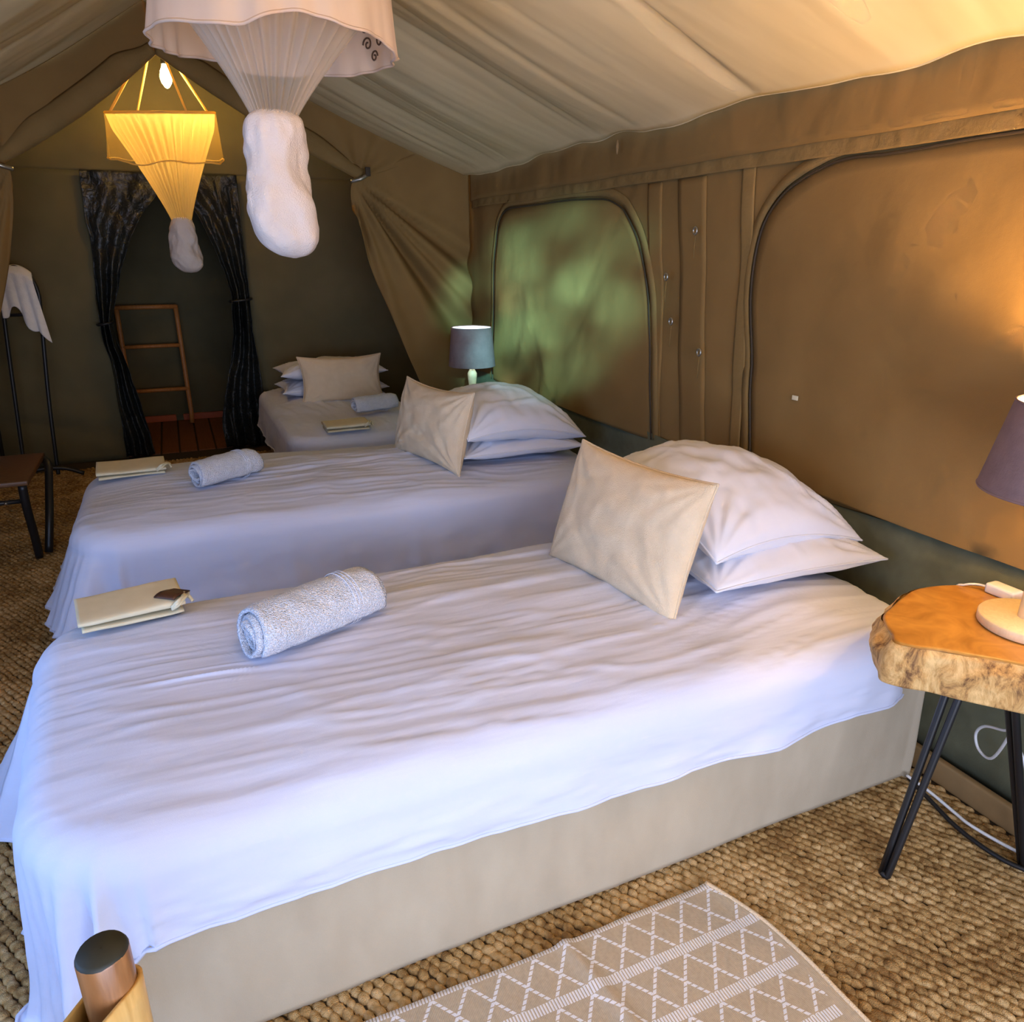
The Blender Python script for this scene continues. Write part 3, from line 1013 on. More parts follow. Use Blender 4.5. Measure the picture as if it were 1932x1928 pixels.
def bed_base(name, label, x0, x1, y0, y1, z0, z1, zm, seed):
    root = thing(name, label, 'bed', ((x0 + x1) / 2, (y0 + y1) / 2, 0))
    # upholstered base: rounded box side skin with loose vertical creases
    rc = 0.025
    c = []
    for cx, cy, a0 in ((x1 - rc, y0 + rc, -math.pi / 2), (x1 - rc, y1 - rc, 0), (x0 + rc, y1 - rc, math.pi / 2), (x0 + rc, y0 + rc, math.pi)):
        for a in np.linspace(a0, a0 + math.pi / 2, 5):
            c.append((cx + rc * math.cos(a), cy + rc * math.sin(a)))
    c = np.array(c)
    cc = []
    for i in range(len(c)):
        a, b = c[i], c[(i + 1) % len(c)]
        k = max(1, int(np.linalg.norm(b - a) / 0.012))
        for t in np.linspace(0, 1, k, endpoint=False):
            cc.append(a + (b - a) * t)
    cc = np.array(cc)
    tg = np.roll(cc, -1, 0) - np.roll(cc, 1, 0)
    nn = np.stack([tg[:, 1], -tg[:, 0]], 1)
    nn /= np.linalg.norm(nn, axis=1, keepdims=True)
    s = np.arange(len(cc)) * 0.012
    rows = []
    for z in np.linspace(z0, z1, 26):
        k = (z - z0) / (z1 - z0)
        d = 0.004 * fbm(s * 2.2, z * 2, 0, seed) + 0.0028 * ridge(s * 5 + z * 1.0, z * 0.8, seed + 3) * math.sin(math.pi * min(1, k + 0.15))
        rows.append(np.concatenate([cc + nn * d[:, None], np.full((len(cc), 1), z + 0.004 * noise(s[0] * 0, 0) * 0) + (0.006 * noise(s * 1.6, 0, 0, seed + 5) * (1 - k))[:, None]], 1))
    P = np.stack(rows, 0)
    n = len(cc)
    fcs = gridfaces(P.shape[0], n, cv=True) + [tuple((P.shape[0] - 1) * n + i for i in range(n)), tuple(range(n - 1, -1, -1))]
    mesh('base', P.reshape(-1, 3), fcs, M['basefab'], root)
    mesh('mattress', *box(x0 + 0.02, x1 - 0.02, y0 + 0.02, y1 - 0.02, z1 + 0.001, zm, 0.035), M['pillow'], root)
    return root


def foot_mask(px, py, nx, ny):
    return sstep(0.1, 0.8, -nx)


# bed 1 (nearest)
B1 = dict(x0=-0.295, x1=1.715, y0=1.235, y1=2.055, zt=0.525, r=0.085)
bed_base('bed', 'nearest single bed on a beige linen covered base beside the slab table', -0.235, 1.795, 1.168, 2.10, 0.012, 0.35, 0.49, 301)
def d1(px, py, nx, ny):
    near = sstep(0.3, 0.9, -ny)
    foot = np.clip(1 - sstep(-0.30, -0.17, px), 0, 1)
    head = sstep(0.3, 0.9, nx)
    base = 0.135 + 0.30 * foot
    return np.where(px > -0.1, base * (1 - head) + 0.13 * head, base) + 0.0 * near
def f1(px, py, nx, ny):
    foot = 1 - sstep(-0.34, -0.05, px)
    corner = np.exp(-((np.abs(nx) - 0.7) ** 2) / 0.10) * (nx < 0)
    far = sstep(1.7, 2.06, py)
    return np.radians(3 + 1 * foot + (22 * corner + 12 * sstep(0.2, 0.9, -nx)) * far)
def o1(px, py, nx, ny):
    corner = np.exp(-((-nx - 0.6) ** 2) / 0.16) * (nx < -0.05)
    nearfoot = (1 - sstep(-0.30, -0.02, px)) * (np.abs(ny) > 0.9)
    return 0.003 + 0.055 * corner + 0.030 * nearfoot + 0.012 * sstep(0.8, 1, -nx)
def skew1(P):
    Q = P.copy()
    Q[..., 0] -= 0.065 * np.clip((P[..., 1] - 1.2) / 0.85, 0, 1.1) * np.clip((1.7 - P[..., 0]) / 2.0, 0, 1)
    return Q
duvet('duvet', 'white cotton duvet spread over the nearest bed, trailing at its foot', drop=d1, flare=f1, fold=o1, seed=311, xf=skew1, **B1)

# bed 2 (middle)
B2 = dict(x0=-0.375, x1=1.70, y0=2.86, y1=3.70, zt=0.52, r=0.085)
bed_base('bed', 'middle single bed, standing parallel behind the nearest one', -0.36, 1.72, 2.80, 3.76, 0.012, 0.35, 0.485, 321)
def d2(px, py, nx, ny):
    foot = 1 - sstep(-0.38, -0.15, px)
    return 0.25 + 0.07 * foot + 0.02 * np.sin(px * 4)
def f2(px, py, nx, ny):
    foot = 1 - sstep(-0.36, -0.05, px)
    corner = np.exp(-((np.abs(nx) - 0.7) ** 2) / 0.10) * (nx < 0)
    return np.radians(5 + 10 * foot * sstep(0.2, 0.9, -nx) + 15 * corner)
def o2(px, py, nx, ny):
    corner = np.exp(-((-nx - 0.55) ** 2) / 0.18) * (nx < -0.02)
    return 0.004 + 0.030 * corner + 0.006 * sstep(0.8, 1, -nx)
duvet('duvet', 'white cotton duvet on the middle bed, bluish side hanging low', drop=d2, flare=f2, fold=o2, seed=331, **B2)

# bed 3 (back room): length runs away from the camera
def swap(P):
    Q = P.copy()
    Q[..., 0], Q[..., 1] = P[..., 1], P[..., 0]
    return Q
bed_base('bed', 'far bed in the back room, pointing its foot at the middle bed', 0.55, 1.35, 4.18, 5.86, 0.012, 0.32, 0.44, 341)
def d3(px, py, nx, ny):
    return 0.17 + 0.04 * sstep(0.2, 0.9, -nx) + 0 * px
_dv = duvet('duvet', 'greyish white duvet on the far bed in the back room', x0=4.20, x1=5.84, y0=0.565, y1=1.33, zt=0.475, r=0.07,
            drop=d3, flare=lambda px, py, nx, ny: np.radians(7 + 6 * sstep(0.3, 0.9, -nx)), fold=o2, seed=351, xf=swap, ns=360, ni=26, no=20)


def pillow(name, label, cat, a, b, T, mat, loc, rot, seed, pinch=0.10, bend=None, n=64, wr=1.0, group=None, pw=0.42, welt=True):
    s = np.linspace(-1, 1, n)
    u1 = np.sin(s * math.pi / 2) * 0.6 + s * 0.4
    U, V = np.meshgrid(u1, u1, indexing='ij')
    x = a * U * (1 - pinch * (1 - V * V) * U * U)
    y = b * V * (1 - pinch * (1 - U * U) * V * V * a / b * 0.8)
    prof = np.maximum(0, (1 - U ** 2) * (1 - V ** 2)) ** pw
    # corner gathers radiate from the four corners
    wrk = 0
    for cu in (-1, 1):
        for cv in (-1, 1):
            dx, dy = (U - cu) * a, (V - cv) * b
            d = np.hypot(dx, dy)
            an = np.arctan2(np.abs(dy), np.abs(dx) + 1e-6)
            wrk = wrk + np.sin(an * 16 + cu * 2 + cv + seed) * np.exp(-((d - 0.10) / 0.09) ** 2) * 0.010
    def side(sg, sd):
        h = T * prof * (1 + 0.10 * fbm(U * 1.6, V * 1.6, sg, sd))
        h = h + wr * prof * (wrk + 0.007 * ridge(U * 2.0 + 0.6 * V, V * 2.4, sd + 1) + 0.006 * fbm(U * 4, V * 4, 0, sd + 2))
        return sg * h
    A = np.stack([x, y, side(1, seed)], -1)
    Bm = np.stack([x, y, side(-1, seed + 40)], -1)
    if bend is not None:
        A, Bm = bend(A), bend(Bm)
    R = rotm(*rot)
    A = A.reshape(-1, 3) @ R.T + np.asarray(loc)
    Bm = Bm.reshape(-1, 3) @ R.T + np.asarray(loc)
    Vt = np.concatenate([A, Bm])
    Fc = gridfaces(n, n) + gridfaces(n, n, flip=True, off=n * n)
    root = thing(name, label, cat, tuple(loc), group)
    o = mesh('case' if cat == 'pillow' else 'cover', Vt, Fc, mat, root, merge=True)
    if welt:
        idx = [j for j in range(n)] + [i * n + n - 1 for i in range(1, n)] + [(n - 1) * n + j for j in range(n - 2, -1, -1)] + [i * n for i in range(n - 2, 0, -1)]
        e = A[idx]
        v, f = tube(e, 0.0035, 5, closed=True)
        mesh('seam', v, f, mat, root)
    return root


R_ = math.radians
# bed 1 pillows: lower, upper, cushion
def sag_l(P):
    Q = P.copy()
    Q[..., 2] = np.where(Q[..., 2] < 0, Q[..., 2] * 0.75, Q[..., 2])
    return Q
def sag_u(P):
    Q = P.copy()
    Q[..., 2] = Q[..., 2] - 0.055 * (np.abs(Q[..., 1]) / 0.36) ** 2 - 0.03 * (np.abs(Q[..., 0]) / 0.3) ** 2
    return Q
pillow('pillow', 'lower white pillow of the pair on the nearest bed', 'pillow', 0.30, 0.36, 0.085, M['pillow'], (1.525, 1.755, 0.605), (0, R_(0), R_(-2)), 401, bend=sag_l, group='white bed pillows')
pillow('pillow', 'plump upper white pillow on the nearest bed, behind a cream cushion', 'pillow', 0.29, 0.35, 0.115, M['pillow'], (1.50, 1.80, 0.750), (R_(3), R_(4), R_(4)), 402, bend=sag_u, group='white bed pillows', wr=1.3)
pillow('cushion', 'large cream linen cushion leaning on the nearest bed\'s pillows', 'cushion', 0.195, 0.285, 0.075, M['linen'], (1.115, 1.715, 0.705), (R_(0), R_(-72), R_(8)), 403, group='cream cushions', pinch=0.09, wr=0.3)
# bed 2
pillow('pillow', 'lower white pillow of the pair on the middle bed', 'pillow', 0.30, 0.36, 0.075, M['pillow'], (1.40, 3.34, 0.59), (0, 0, R_(-1)), 411, bend=sag_l, group='white bed pillows')
pillow('pillow', 'upper white pillow on the middle bed, in front of the cream-stemmed lamp', 'pillow', 0.30, 0.36, 0.110, M['pillow'], (1.40, 3.34, 0.735), (R_(0), R_(4), R_(2)), 412, bend=sag_u, group='white bed pillows', wr=1.2)
pillow('cushion', 'cream linen cushion propped against the middle bed\'s pillows, top edge sagging', 'cushion', 0.185, 0.285, 0.075, M['linen'], (1.03, 3.24, 0.70), (R_(0), R_(-76), R_(14)), 413, group='cream cushions', pinch=0.13, wr=0.6)
# bed 3
pillow('pillow', 'lower white pillow stacked on the far bed in the back room', 'pillow', 0.37, 0.22, 0.07, M['pillow'], (0.985, 5.46, 0.54), (0, 0, 0), 421, bend=sag_l, group='white bed pillows', n=40)
pillow('pillow', 'upper white pillow stacked on the far bed in the back room', 'pillow', 0.37, 0.22, 0.075, M['pillow'], (0.985, 5.47, 0.655), (0, 0, 0), 422, bend=sag_l, group='white bed pillows', n=40)
pillow('cushion', 'cream linen cushion standing upright on the far bed in the back room', 'cushion', 0.285, 0.165, 0.07, M['linen'], (1.005, 5.16, 0.625), (R_(78), 0, R_(-2)), 423, group='cream cushions', n=44, wr=0.5)


def towel_roll(label, c, ang, length, rad, seed):
    """rolled towel lying on a bed: spiral layers visible at the ends"""
    root = thing('rolled_towel', label, 'towel', (c[0], c[1], c[2] - rad), 'rolled towels on the beds')
    d = np.array([math.cos(ang), math.sin(ang), 0.0])
    w = np.array([-math.sin(ang), math.cos(ang), 0.0])
    k, m = 150, 34
    th = np.linspace(0.6 * math.pi, 2 * math.pi * 3.6, k)
    rr = rad * (0.10 + 0.90 * (th / th[-1]) ** 0.8)
    t = np.linspace(-1, 1, m)
    TH, T = np.meshgrid(th, t, indexing='ij')
    Rr = rr[:, None] * (1 - 0.10 * np.abs(T) ** 8) + 0.0025 * fbm(TH * 2, T * 5, 0, seed)
    flatn = 0.90 + 0 * TH
    px = Rr * np.cos(TH)
    pz = np.maximum(Rr * np.sin(TH) * flatn, -rad * 0.93)
    ext = length / 2 * T + 0.012 * np.sin(TH * 0.8 + seed) * T
    P = c + px[..., None] * w + ext[..., None] * d + pz[..., None] * np.array([0, 0, 1.0])
    v, f = solid_sheet(P, rad * 0.13)
    mesh('terry', v, f, M['terry'], root)
    # dobby band woven round the towel
    for q in (0.44, 0.50, 0.56):
        a = np.linspace(0, 2 * math.pi, 40, endpoint=False)
        rb = rad * 1.035
        pts = c + np.outer(np.cos(a) * rb, w) + d * (q * length / 2) + np.outer(np.maximum(np.sin(a) * rb * 0.9, -rad * 0.93), [0, 0, 1.0])
        v, f = tube(pts, 0.0013, 5, closed=True)
        mesh('border', v, f, M['pillow'], root)
    return root


towel_roll('fluffy white rolled towel lying diagonally on the nearest bed', np.array([0.225, 1.745, 0.600]), R_(24), 0.355, 0.074, 1)
towel_roll('white rolled towel on the middle bed beside the cotton bag', np.array([0.115, 3.26, 0.590]), R_(33), 0.285, 0.066, 2)
towel_roll('rolled towel on the far bed in front of its cushion', np.array([1.09, 4.62, 0.548]), R_(14), 0.27, 0.06, 3)


def cotton_bag(label, c, ang, w, d, seed, tagged=False, zt=0.54):
    """folded drawstring cotton bag: two folded leaves, cord, optional leather tag"""
    root = thing('cotton_bag', label, 'bag', (c[0], c[1], zt), 'folded cotton bags on the beds')
    R = rotm(0, 0, ang)
    def leaf(name, z0, th, sx, sy, lift, sd):
        n, m = 30, 14
        # closed folded sheet: profile in local y is a flattened loop
        loop = []
        for a in np.linspace(0, 2 * math.pi, 40, endpoint=False):
            cy, cz = math.cos(a), math.sin(a)
            loop.append((sy * np.sign(cy) * abs(cy) ** 0.35, th / 2 * np.sign(cz) * abs(cz) ** 0.6))
        loop = np.array(loop)
        xs = np.linspace(-sx, sx, n)
        V = np.zeros((n, 40, 3))
        V[..., 0] = xs[:, None]
        V[..., 1] = loop[None, :, 0] + 0.004 * noise(xs * 14, 0, 0, sd)[:, None]
        V[..., 2] = z0 + loop[None, :, 1] * (0.9 + 0.25 * noise(xs * 12, 2, 0, sd)[:, None]) + lift * (loop[None, :, 0] / sy + 1) * 0.5 \
            + 0.003 * noise(xs * 9, 4, 0, sd)[:, None]
        Vw = V.reshape(-1, 3) @ R.T + np.array([c[0], c[1], zt])
        fc = gridfaces(n, 40, cv=True) + [tuple(range(39, -1, -1)), tuple((n - 1) * 40 + j for j in range(40))]
        return mesh(name, Vw, fc, M['bag'], root)
    leaf('lower_fold', 0.010, 0.017, w * 0.95, d * 0.95, 0.0, seed)
    leaf('upper_fold', 0.030, 0.021, w, d, 0.004, seed + 3)
    loc = lambda p: (np.asarray(p) @ R.T + np.array([c[0], c[1], zt]))
    for k, dz in enumerate((0.0, 0.012, 0.006)):
        pts = smooth_path([loc((w * 0.72, -d * 0.99, 0.022 + dz * 0.6)), loc((w * 0.86, -d * 1.10, 0.035 + dz)), loc((w * 1.02, -d * 0.85 + k * 0.012, 0.044)),
                           loc((w * 1.10, -d * 0.55 + k * 0.02, 0.036 - dz)), loc((w * 1.16, -d * 0.70 + k * 0.03, 0.022))], 24)
        v, f = tube(pts, 0.0042, 6)
        mesh('drawstring', v, f, M['bag'], root)
    if tagged:
        P = np.zeros((6, 6, 3))
        for i in range(6):
            for j in range(6):
                q = ((i / 5 - 0.5) * 0.062, (j / 5 - 0.5) * 0.058)
                P[i, j] = loc((w * 0.80 + (q[0] - q[1]) * 0.75, -d * 0.42 + (q[0] + q[1]) * 0.75, 0.047 + 0.004 * math.sin(i)))
        v, f = solid_sheet(P, 0.003)
        mesh('leather_tag', v, f, M['leather'], root)
    return root


cotton_bag('folded natural cotton bag with brown leather tag on the nearest bed', (-0.205, 2.03), R_(8), 0.125, 0.082, 1, True, 0.545)
cotton_bag('folded natural cotton bag at the foot of the middle bed', (-0.255, 3.54), R_(3), 0.135, 0.10, 5, False, 0.537)
cotton_bag('folded natural cotton bag on the foot of the far bed', (0.83, 4.24), R_(0), 0.125, 0.085, 9, False, 0.487)


# ------------------------------------------------------------------ side tables and lamps
def slab_table(label, ctr, outline_top, outline_bot, zt, zb, legs, group):
    root = thing('side_table', label, 'table', (ctr[0], ctr[1], 0.0), group)
    def closed(o, n=140):
        o = np.asarray(o, float)
        o = np.vstack([o, o[:1]])
        seg = np.r_[0, np.cumsum(np.linalg.norm(np.diff(o, axis=0), axis=1))]
        tt = np.linspace(0, seg[-1], n, endpoint=False)
        oo = np.vstack([o[-3:-1], o, o[1:3]])
        ss = np.r_[seg[-3] - seg[-1], seg[-2] - seg[-1], seg, seg[-1] + seg[1], seg[-1] + seg[2]]
        return np.stack([interp(ss, oo[:, 0], tt), interp(ss, oo[:, 1], tt)], 1)
    A, B = closed(outline_top), closed(outline_bot)
    n = len(A)
    c = A.mean(0)
    rows = []
    s = np.arange(n) / n * 18
    for k in np.linspace(0, 1, 22):
        q = A + (B - A) * (k ** 0.7)
        nn = (q - c) / np.linalg.norm(q - c, axis=1, keepdims=True)
        bulge = 0.010 * math.sin(math.pi * k) + (0.010 * fbm(s * 1.4, k * 2.2, 0, 3) + 0.006 * ridge(s * 1.2, k * 1.6, 6)) * math.sin(math.pi * min(1, k * 1.2 + 0.08)) ** 0.5
        z = zt - 0.004 - (zt - 0.004 - zb) * k
        rows.append(np.concatenate([q + nn * np.reshape(bulge, (-1, 1)), np.full((n, 1), z)], 1))
    V = np.concatenate(rows)
    fcs = gridfaces(22, n, cv=True, flip=False)
    fcs.append(tuple(21 * n + i for i in range(n)))
    mesh('live_edge', V, fcs, M['bark'], root)
    # polished top: rings towards the centre
    rows = [np.concatenate([A, np.full((n, 1), zt - 0.006)], 1), np.concatenate([A + (c - A) * 0.012, np.full((n, 1), zt - 0.001)], 1)]
    for k in np.linspace(0.03, 0.97, 12):
        rows.append(np.concatenate([A + (c - A) * k, np.full((n, 1), zt)], 1))
    V = np.concatenate(rows)
    fcs = gridfaces(len(rows), n, cv=True)
    fcs.append(tuple((len(rows) - 1) * n + i for i in range(n)))
    mesh('slab_top', V, fcs, M['slabtop'], root)
    for top, foot, spread in legs:
        top, foot = np.array(top), np.array(foot)
        ax = foot - top
        side = np.cross(ax, [0, 0, 1.0])
        side /= np.linalg.norm(side)
        tip = foot + np.array([0, 0, 0.010])
        u = np.linspace(0, 1, 8)
        down = [top + side * spread * (1 - t) + (tip - top) * t + side * 0.0075 * t for t in u[:-1]]
        a = np.linspace(0, math.pi, 7)
        bend = [tip + side * 0.0075 * math.cos(q) + ax / np.linalg.norm(ax) * 0.006 * math.sin(q) for q in a]
        upw = [top - side * spread * (1 - t) + (tip - top) * t - side * 0.0075 * t for t in u[:-1][::-1]]
        pts = np.array(down + bend + upw)
        pts[:, 2] = np.maximum(pts[:, 2], 0.009)
        v, f = tube(pts, 0.0085, 10)
        lg = mesh('leg', v, f, M['blackmetal'], root)
        v, f = box(top[0] - 0.045, top[0] + 0.045, top[1] - 0.03, top[1] + 0.03, zb - 0.006, zb + 0.002, 0.001)
        mesh('mount_plate', v, f, M['blackmetal'], lg)
    return root


TT, TB = 0.67, 0.575
top_o = [(1.771, 0.99), (1.775, 1.033), (1.737, 1.067), (1.653, 1.107), (1.579, 1.115), (1.515, 1.098), (1.438, 1.069), (1.392, 1.049),
         (1.355, 1.008), (1.338, 0.98), (1.313, 0.948), (1.333, 0.915), (1.372, 0.883), (1.406, 0.844), (1.45, 0.797), (1.50, 0.735),
         (1.57, 0.675), (1.66, 0.655), (1.745, 0.69), (1.79, 0.76), (1.80, 0.85), (1.785, 0.93)]
tc_ = np.array([1.57, 0.89])
bot_o = []
for (x, y) in top_o:
    d = np.array([x, y]) - tc_
    l = np.linalg.norm(d)
    near = max(0.0, -(d @ np.array([0.75, 0.66])) / l)
    bot_o.append(tuple(tc_ + d * (1 + (0.006 + 0.022 * near) / l)))
slab_table('live edge wooden slab table on black hairpin legs beside the nearest bed', (1.57, 0.89), top_o, bot_o, TT, TB,
           [((1.560, 0.945, TB), (1.414, 0.934, 0.0), 0.016), ((1.612, 0.883, TB), (1.752, 0.815, 0.0), 0.016),
            ((1.62, 0.76, TB), (1.62, 0.63, 0.0), 0.016)], 'slab side tables')
rt = []
for i in range(18):
    a = i / 18 * 2 * math.pi
    q = 0.19 + 0.016 * math.sin(3 * a + 1) + 0.01 * math.sin(5 * a)
    rt.append((1.62 + q * math.cos(a), 4.27 + q * math.sin(a)))
rb_ = [(1.62 + (x - 1.62) * 1.05, 4.27 + (y - 4.27) * 1.05) for x, y in rt]
slab_table('wooden slab table behind the middle bed, hidden by its pillows, under the far lamp', (1.62, 4.27), rt, rb_, 0.52, 0.45,
           [((1.52, 4.20, 0.45), (1.44, 4.14, 0.0), 0.04), ((1.72, 4.20, 0.45), (1.78, 4.13, 0.0), 0.04), ((1.62, 4.38, 0.45), (1.62, 4.45, 0.0), 0.04)], 'slab side tables')


def shade_mesh(c, z0, z1, r0, r1):
    prof_out = [(r0, z0), (r0 * 0.5 + r1 * 0.5, (z0 + z1) / 2), (r1, z1)]
    v, f = lathe(prof_out, 56, (c[0], c[1], 0))
    vi, fi = lathe([(r1 - 0.003, z1), ((r0 + r1) / 2 - 0.003, (z0 + z1) / 2), (r0 - 0.003, z0)], 56, (c[0], c[1], 0))
    return (v, f), (vi, fi)


def ring_pts(c, r, z, n=56):
    a = np.linspace(0, 2 * math.pi, n, endpoint=False)
    return np.stack([c[0] + r * np.cos(a), c[1] + r * np.sin(a), np.full(n, z)], -1)


def table_lamp(label, c, zbase, z0, z1, r0, r1, stem, bulbmat, power, color, foot, stem_mat, group):
    root = thing('table_lamp', label, 'lamp', (c[0], c[1], zbase), group)
    v, f = lathe([(0.0005, zbase + 0.001)] + [(r, zbase + z) for r, z in foot] + [(0.0005, zbase + foot[-1][1])], 48, (c[0], c[1], 0))
    mesh('foot', v, f, stem_mat, root)
    v, f = lathe([(r, zbase + z) for r, z in stem], 40, (c[0], c[1], 0))
    mesh('pole', v, f, stem_mat, root)
    (v, f), (vi, fi) = shade_mesh(c, z0, z1, r0, r1)
    sh = mesh('lamp_shade', v, f, M['shade'], root)
    mesh('lining', vi, fi, M['shade_in'], sh)
    for r, z in ((r0, z0), (r1, z1)):
        tv, tf = tube(ring_pts(c, r - 0.0015, z), 0.003, 6, closed=True)
        mesh('rim', tv, tf, M['shade'], sh)
    # spider fitting and bulb
    ztop = zbase + stem[-1][1]
    zc = z0 + (z1 - z0) * 0.35
    parts = []
    for k in range(3):
        a = k * 2.094 + 0.4
        parts.append(tube([(c[0], c[1], zc - 0.03), (c[0] + (r0 * 0.65 + r1 * 0.35 - 0.004) * math.cos(a), c[1] + (r0 * 0.65 + r1 * 0.35 - 0.004) * math.sin(a), zc)], 0.0018, 5))
    v, f = join(*parts)
    mesh('shade_carrier', v, f, M['steel'], root)
    v, f = lathe([(0.0005, ztop - 0.002), (0.014, ztop), (0.016, zc - 0.03), (0.013, zc), (0.0005, zc + 0.001)], 20, (c[0], c[1], 0))
    mesh('socket', v, f, M['white_plastic'], root)
    v, f = lathe([(0.010, zc), (0.016, zc + 0.010), (0.024, zc + 0.026), (0.026, zc + 0.038), (0.019, zc + 0.052), (0.008, zc + 0.060), (0.0005, zc + 0.061)], 24, (c[0], c[1], 0))
    mesh('bulb', v, f, bulbmat, root)
    return root, zc


table_lamp('mauve shaded lamp with straight pale wooden pole on the slab table', (1.632, 0.873), TT, 0.982, 1.165, 0.155, 0.118,
           [(0.026, 0.022), (0.0245, 0.10), (0.0225, 0.25), (0.020, 0.36)], M['bulb_warm'], 0, None,
           [(0.098, 0.001), (0.101, 0.004), (0.101, 0.020), (0.098, 0.024), (0.02, 0.0245)], M['lampwood'], 'mauve table lamps')
light('near_lamp_glow', 'POINT', (1.632, 0.873, 1.125), 9.0, (1.0, 0.59, 0.19), shadow_soft_size=0.03)
light('near_lamp_uplight', 'SPOT', (1.632, 0.873, 1.135), 42.0, (1.0, 0.59, 0.19), (1.632, 0.873, 2.0),
      spot_size=math.radians(165), spot_blend=0.6, shadow_soft_size=0.03)
table_lamp('mauve shaded lamp with cream vase shaped stem behind the middle bed', (1.63, 4.28), 0.52, 0.80, 1.025, 0.142, 0.122,
           [(0.030, 0.016), (0.020, 0.04), (0.017, 0.08), (0.020, 0.14), (0.028, 0.215), (0.028, 0.232), (0.016, 0.256), (0.019, 0.272), (0.012, 0.285), (0.012, 0.32)],
           M['bulb_cool'], 0, None, [(0.068, 0.001), (0.070, 0.004), (0.070, 0.012), (0.06, 0.018), (0.02, 0.020)], M['lampcream'], 'mauve table lamps')
light('far_lamp_glow', 'POINT', (1.63, 4.28, 0.955), 0.9, (0.72, 0.92, 1.0), shadow_soft_size=0.03)

# adapter with its lead on the slab table
ad = thing('power_adapter', 'white plug adapter lying at the back of the slab table', 'adapter', (1.735, 1.0, TT))
mesh('body', *box(1.712, 1.752, 0.965, 1.035, TT + 0.001, TT + 0.026, 0.006), M['white_plastic'], ad)
v, f = tube(smooth_path([(1.722, 1.03, TT + 0.014), (1.715, 1.055, TT + 0.012), (1.70, 1.075, TT + 0.005), (1.70, 1.10, TT - 0.02), (1.72, 1.125, TT - 0.15)], 20), 0.0028, 6)
mesh('lead', v, f, M['white_plastic'], ad)
v, f = tube(smooth_path([(1.735, 0.86, 0.555), (1.77, 0.90, 0.48), (1.78, 0.93, 0.40), (1.775, 0.93, 0.315), (1.80, 0.97, 0.205), (1.815, 1.015, 0.195), (1.82, 1.035, 0.23), (1.805, 1.01, 0.275), (1.785, 0.955, 0.305), (1.775, 0.93, 0.32), (1.77, 0.905, 0.30), (1.765, 0.87, 0.25), (1.77, 0.83, 0.12), (1.76, 0.80, 0.03)], 90), 0.0038, 7)
tag(mesh('white_cable', v, f, M['white_plastic']), 'white cable hanging in a loop under the slab table', 'cable')
v, f = tube(smooth_path([(1.76, 1.15, 0.020), (1.735, 1.06, 0.020), (1.712, 0.98, 0.020), (1.705, 0.91, 0.020), (1.715, 0.83, 0.020), (1.76, 0.74, 0.021), (1.80, 0.62, 0.021)], 70), 0.006, 8)
tag(mesh('black_cable', v, f, M['black_cable']), 'black cable snaking over the jute mat beside the hairpin leg', 'cable')
v, f = tube(smooth_path([(1.75, 1.152, 0.033), (1.755, 1.08, 0.028), (1.752, 1.0, 0.021), (1.748, 0.95, 0.021), (1.765, 0.86, 0.021), (1.80, 0.76, 0.021)], 60), 0.0045, 8)
tag(mesh('white_floor_cable', v, f, M['white_plastic']), 'white cable lying along the black one on the jute mat', 'cable')


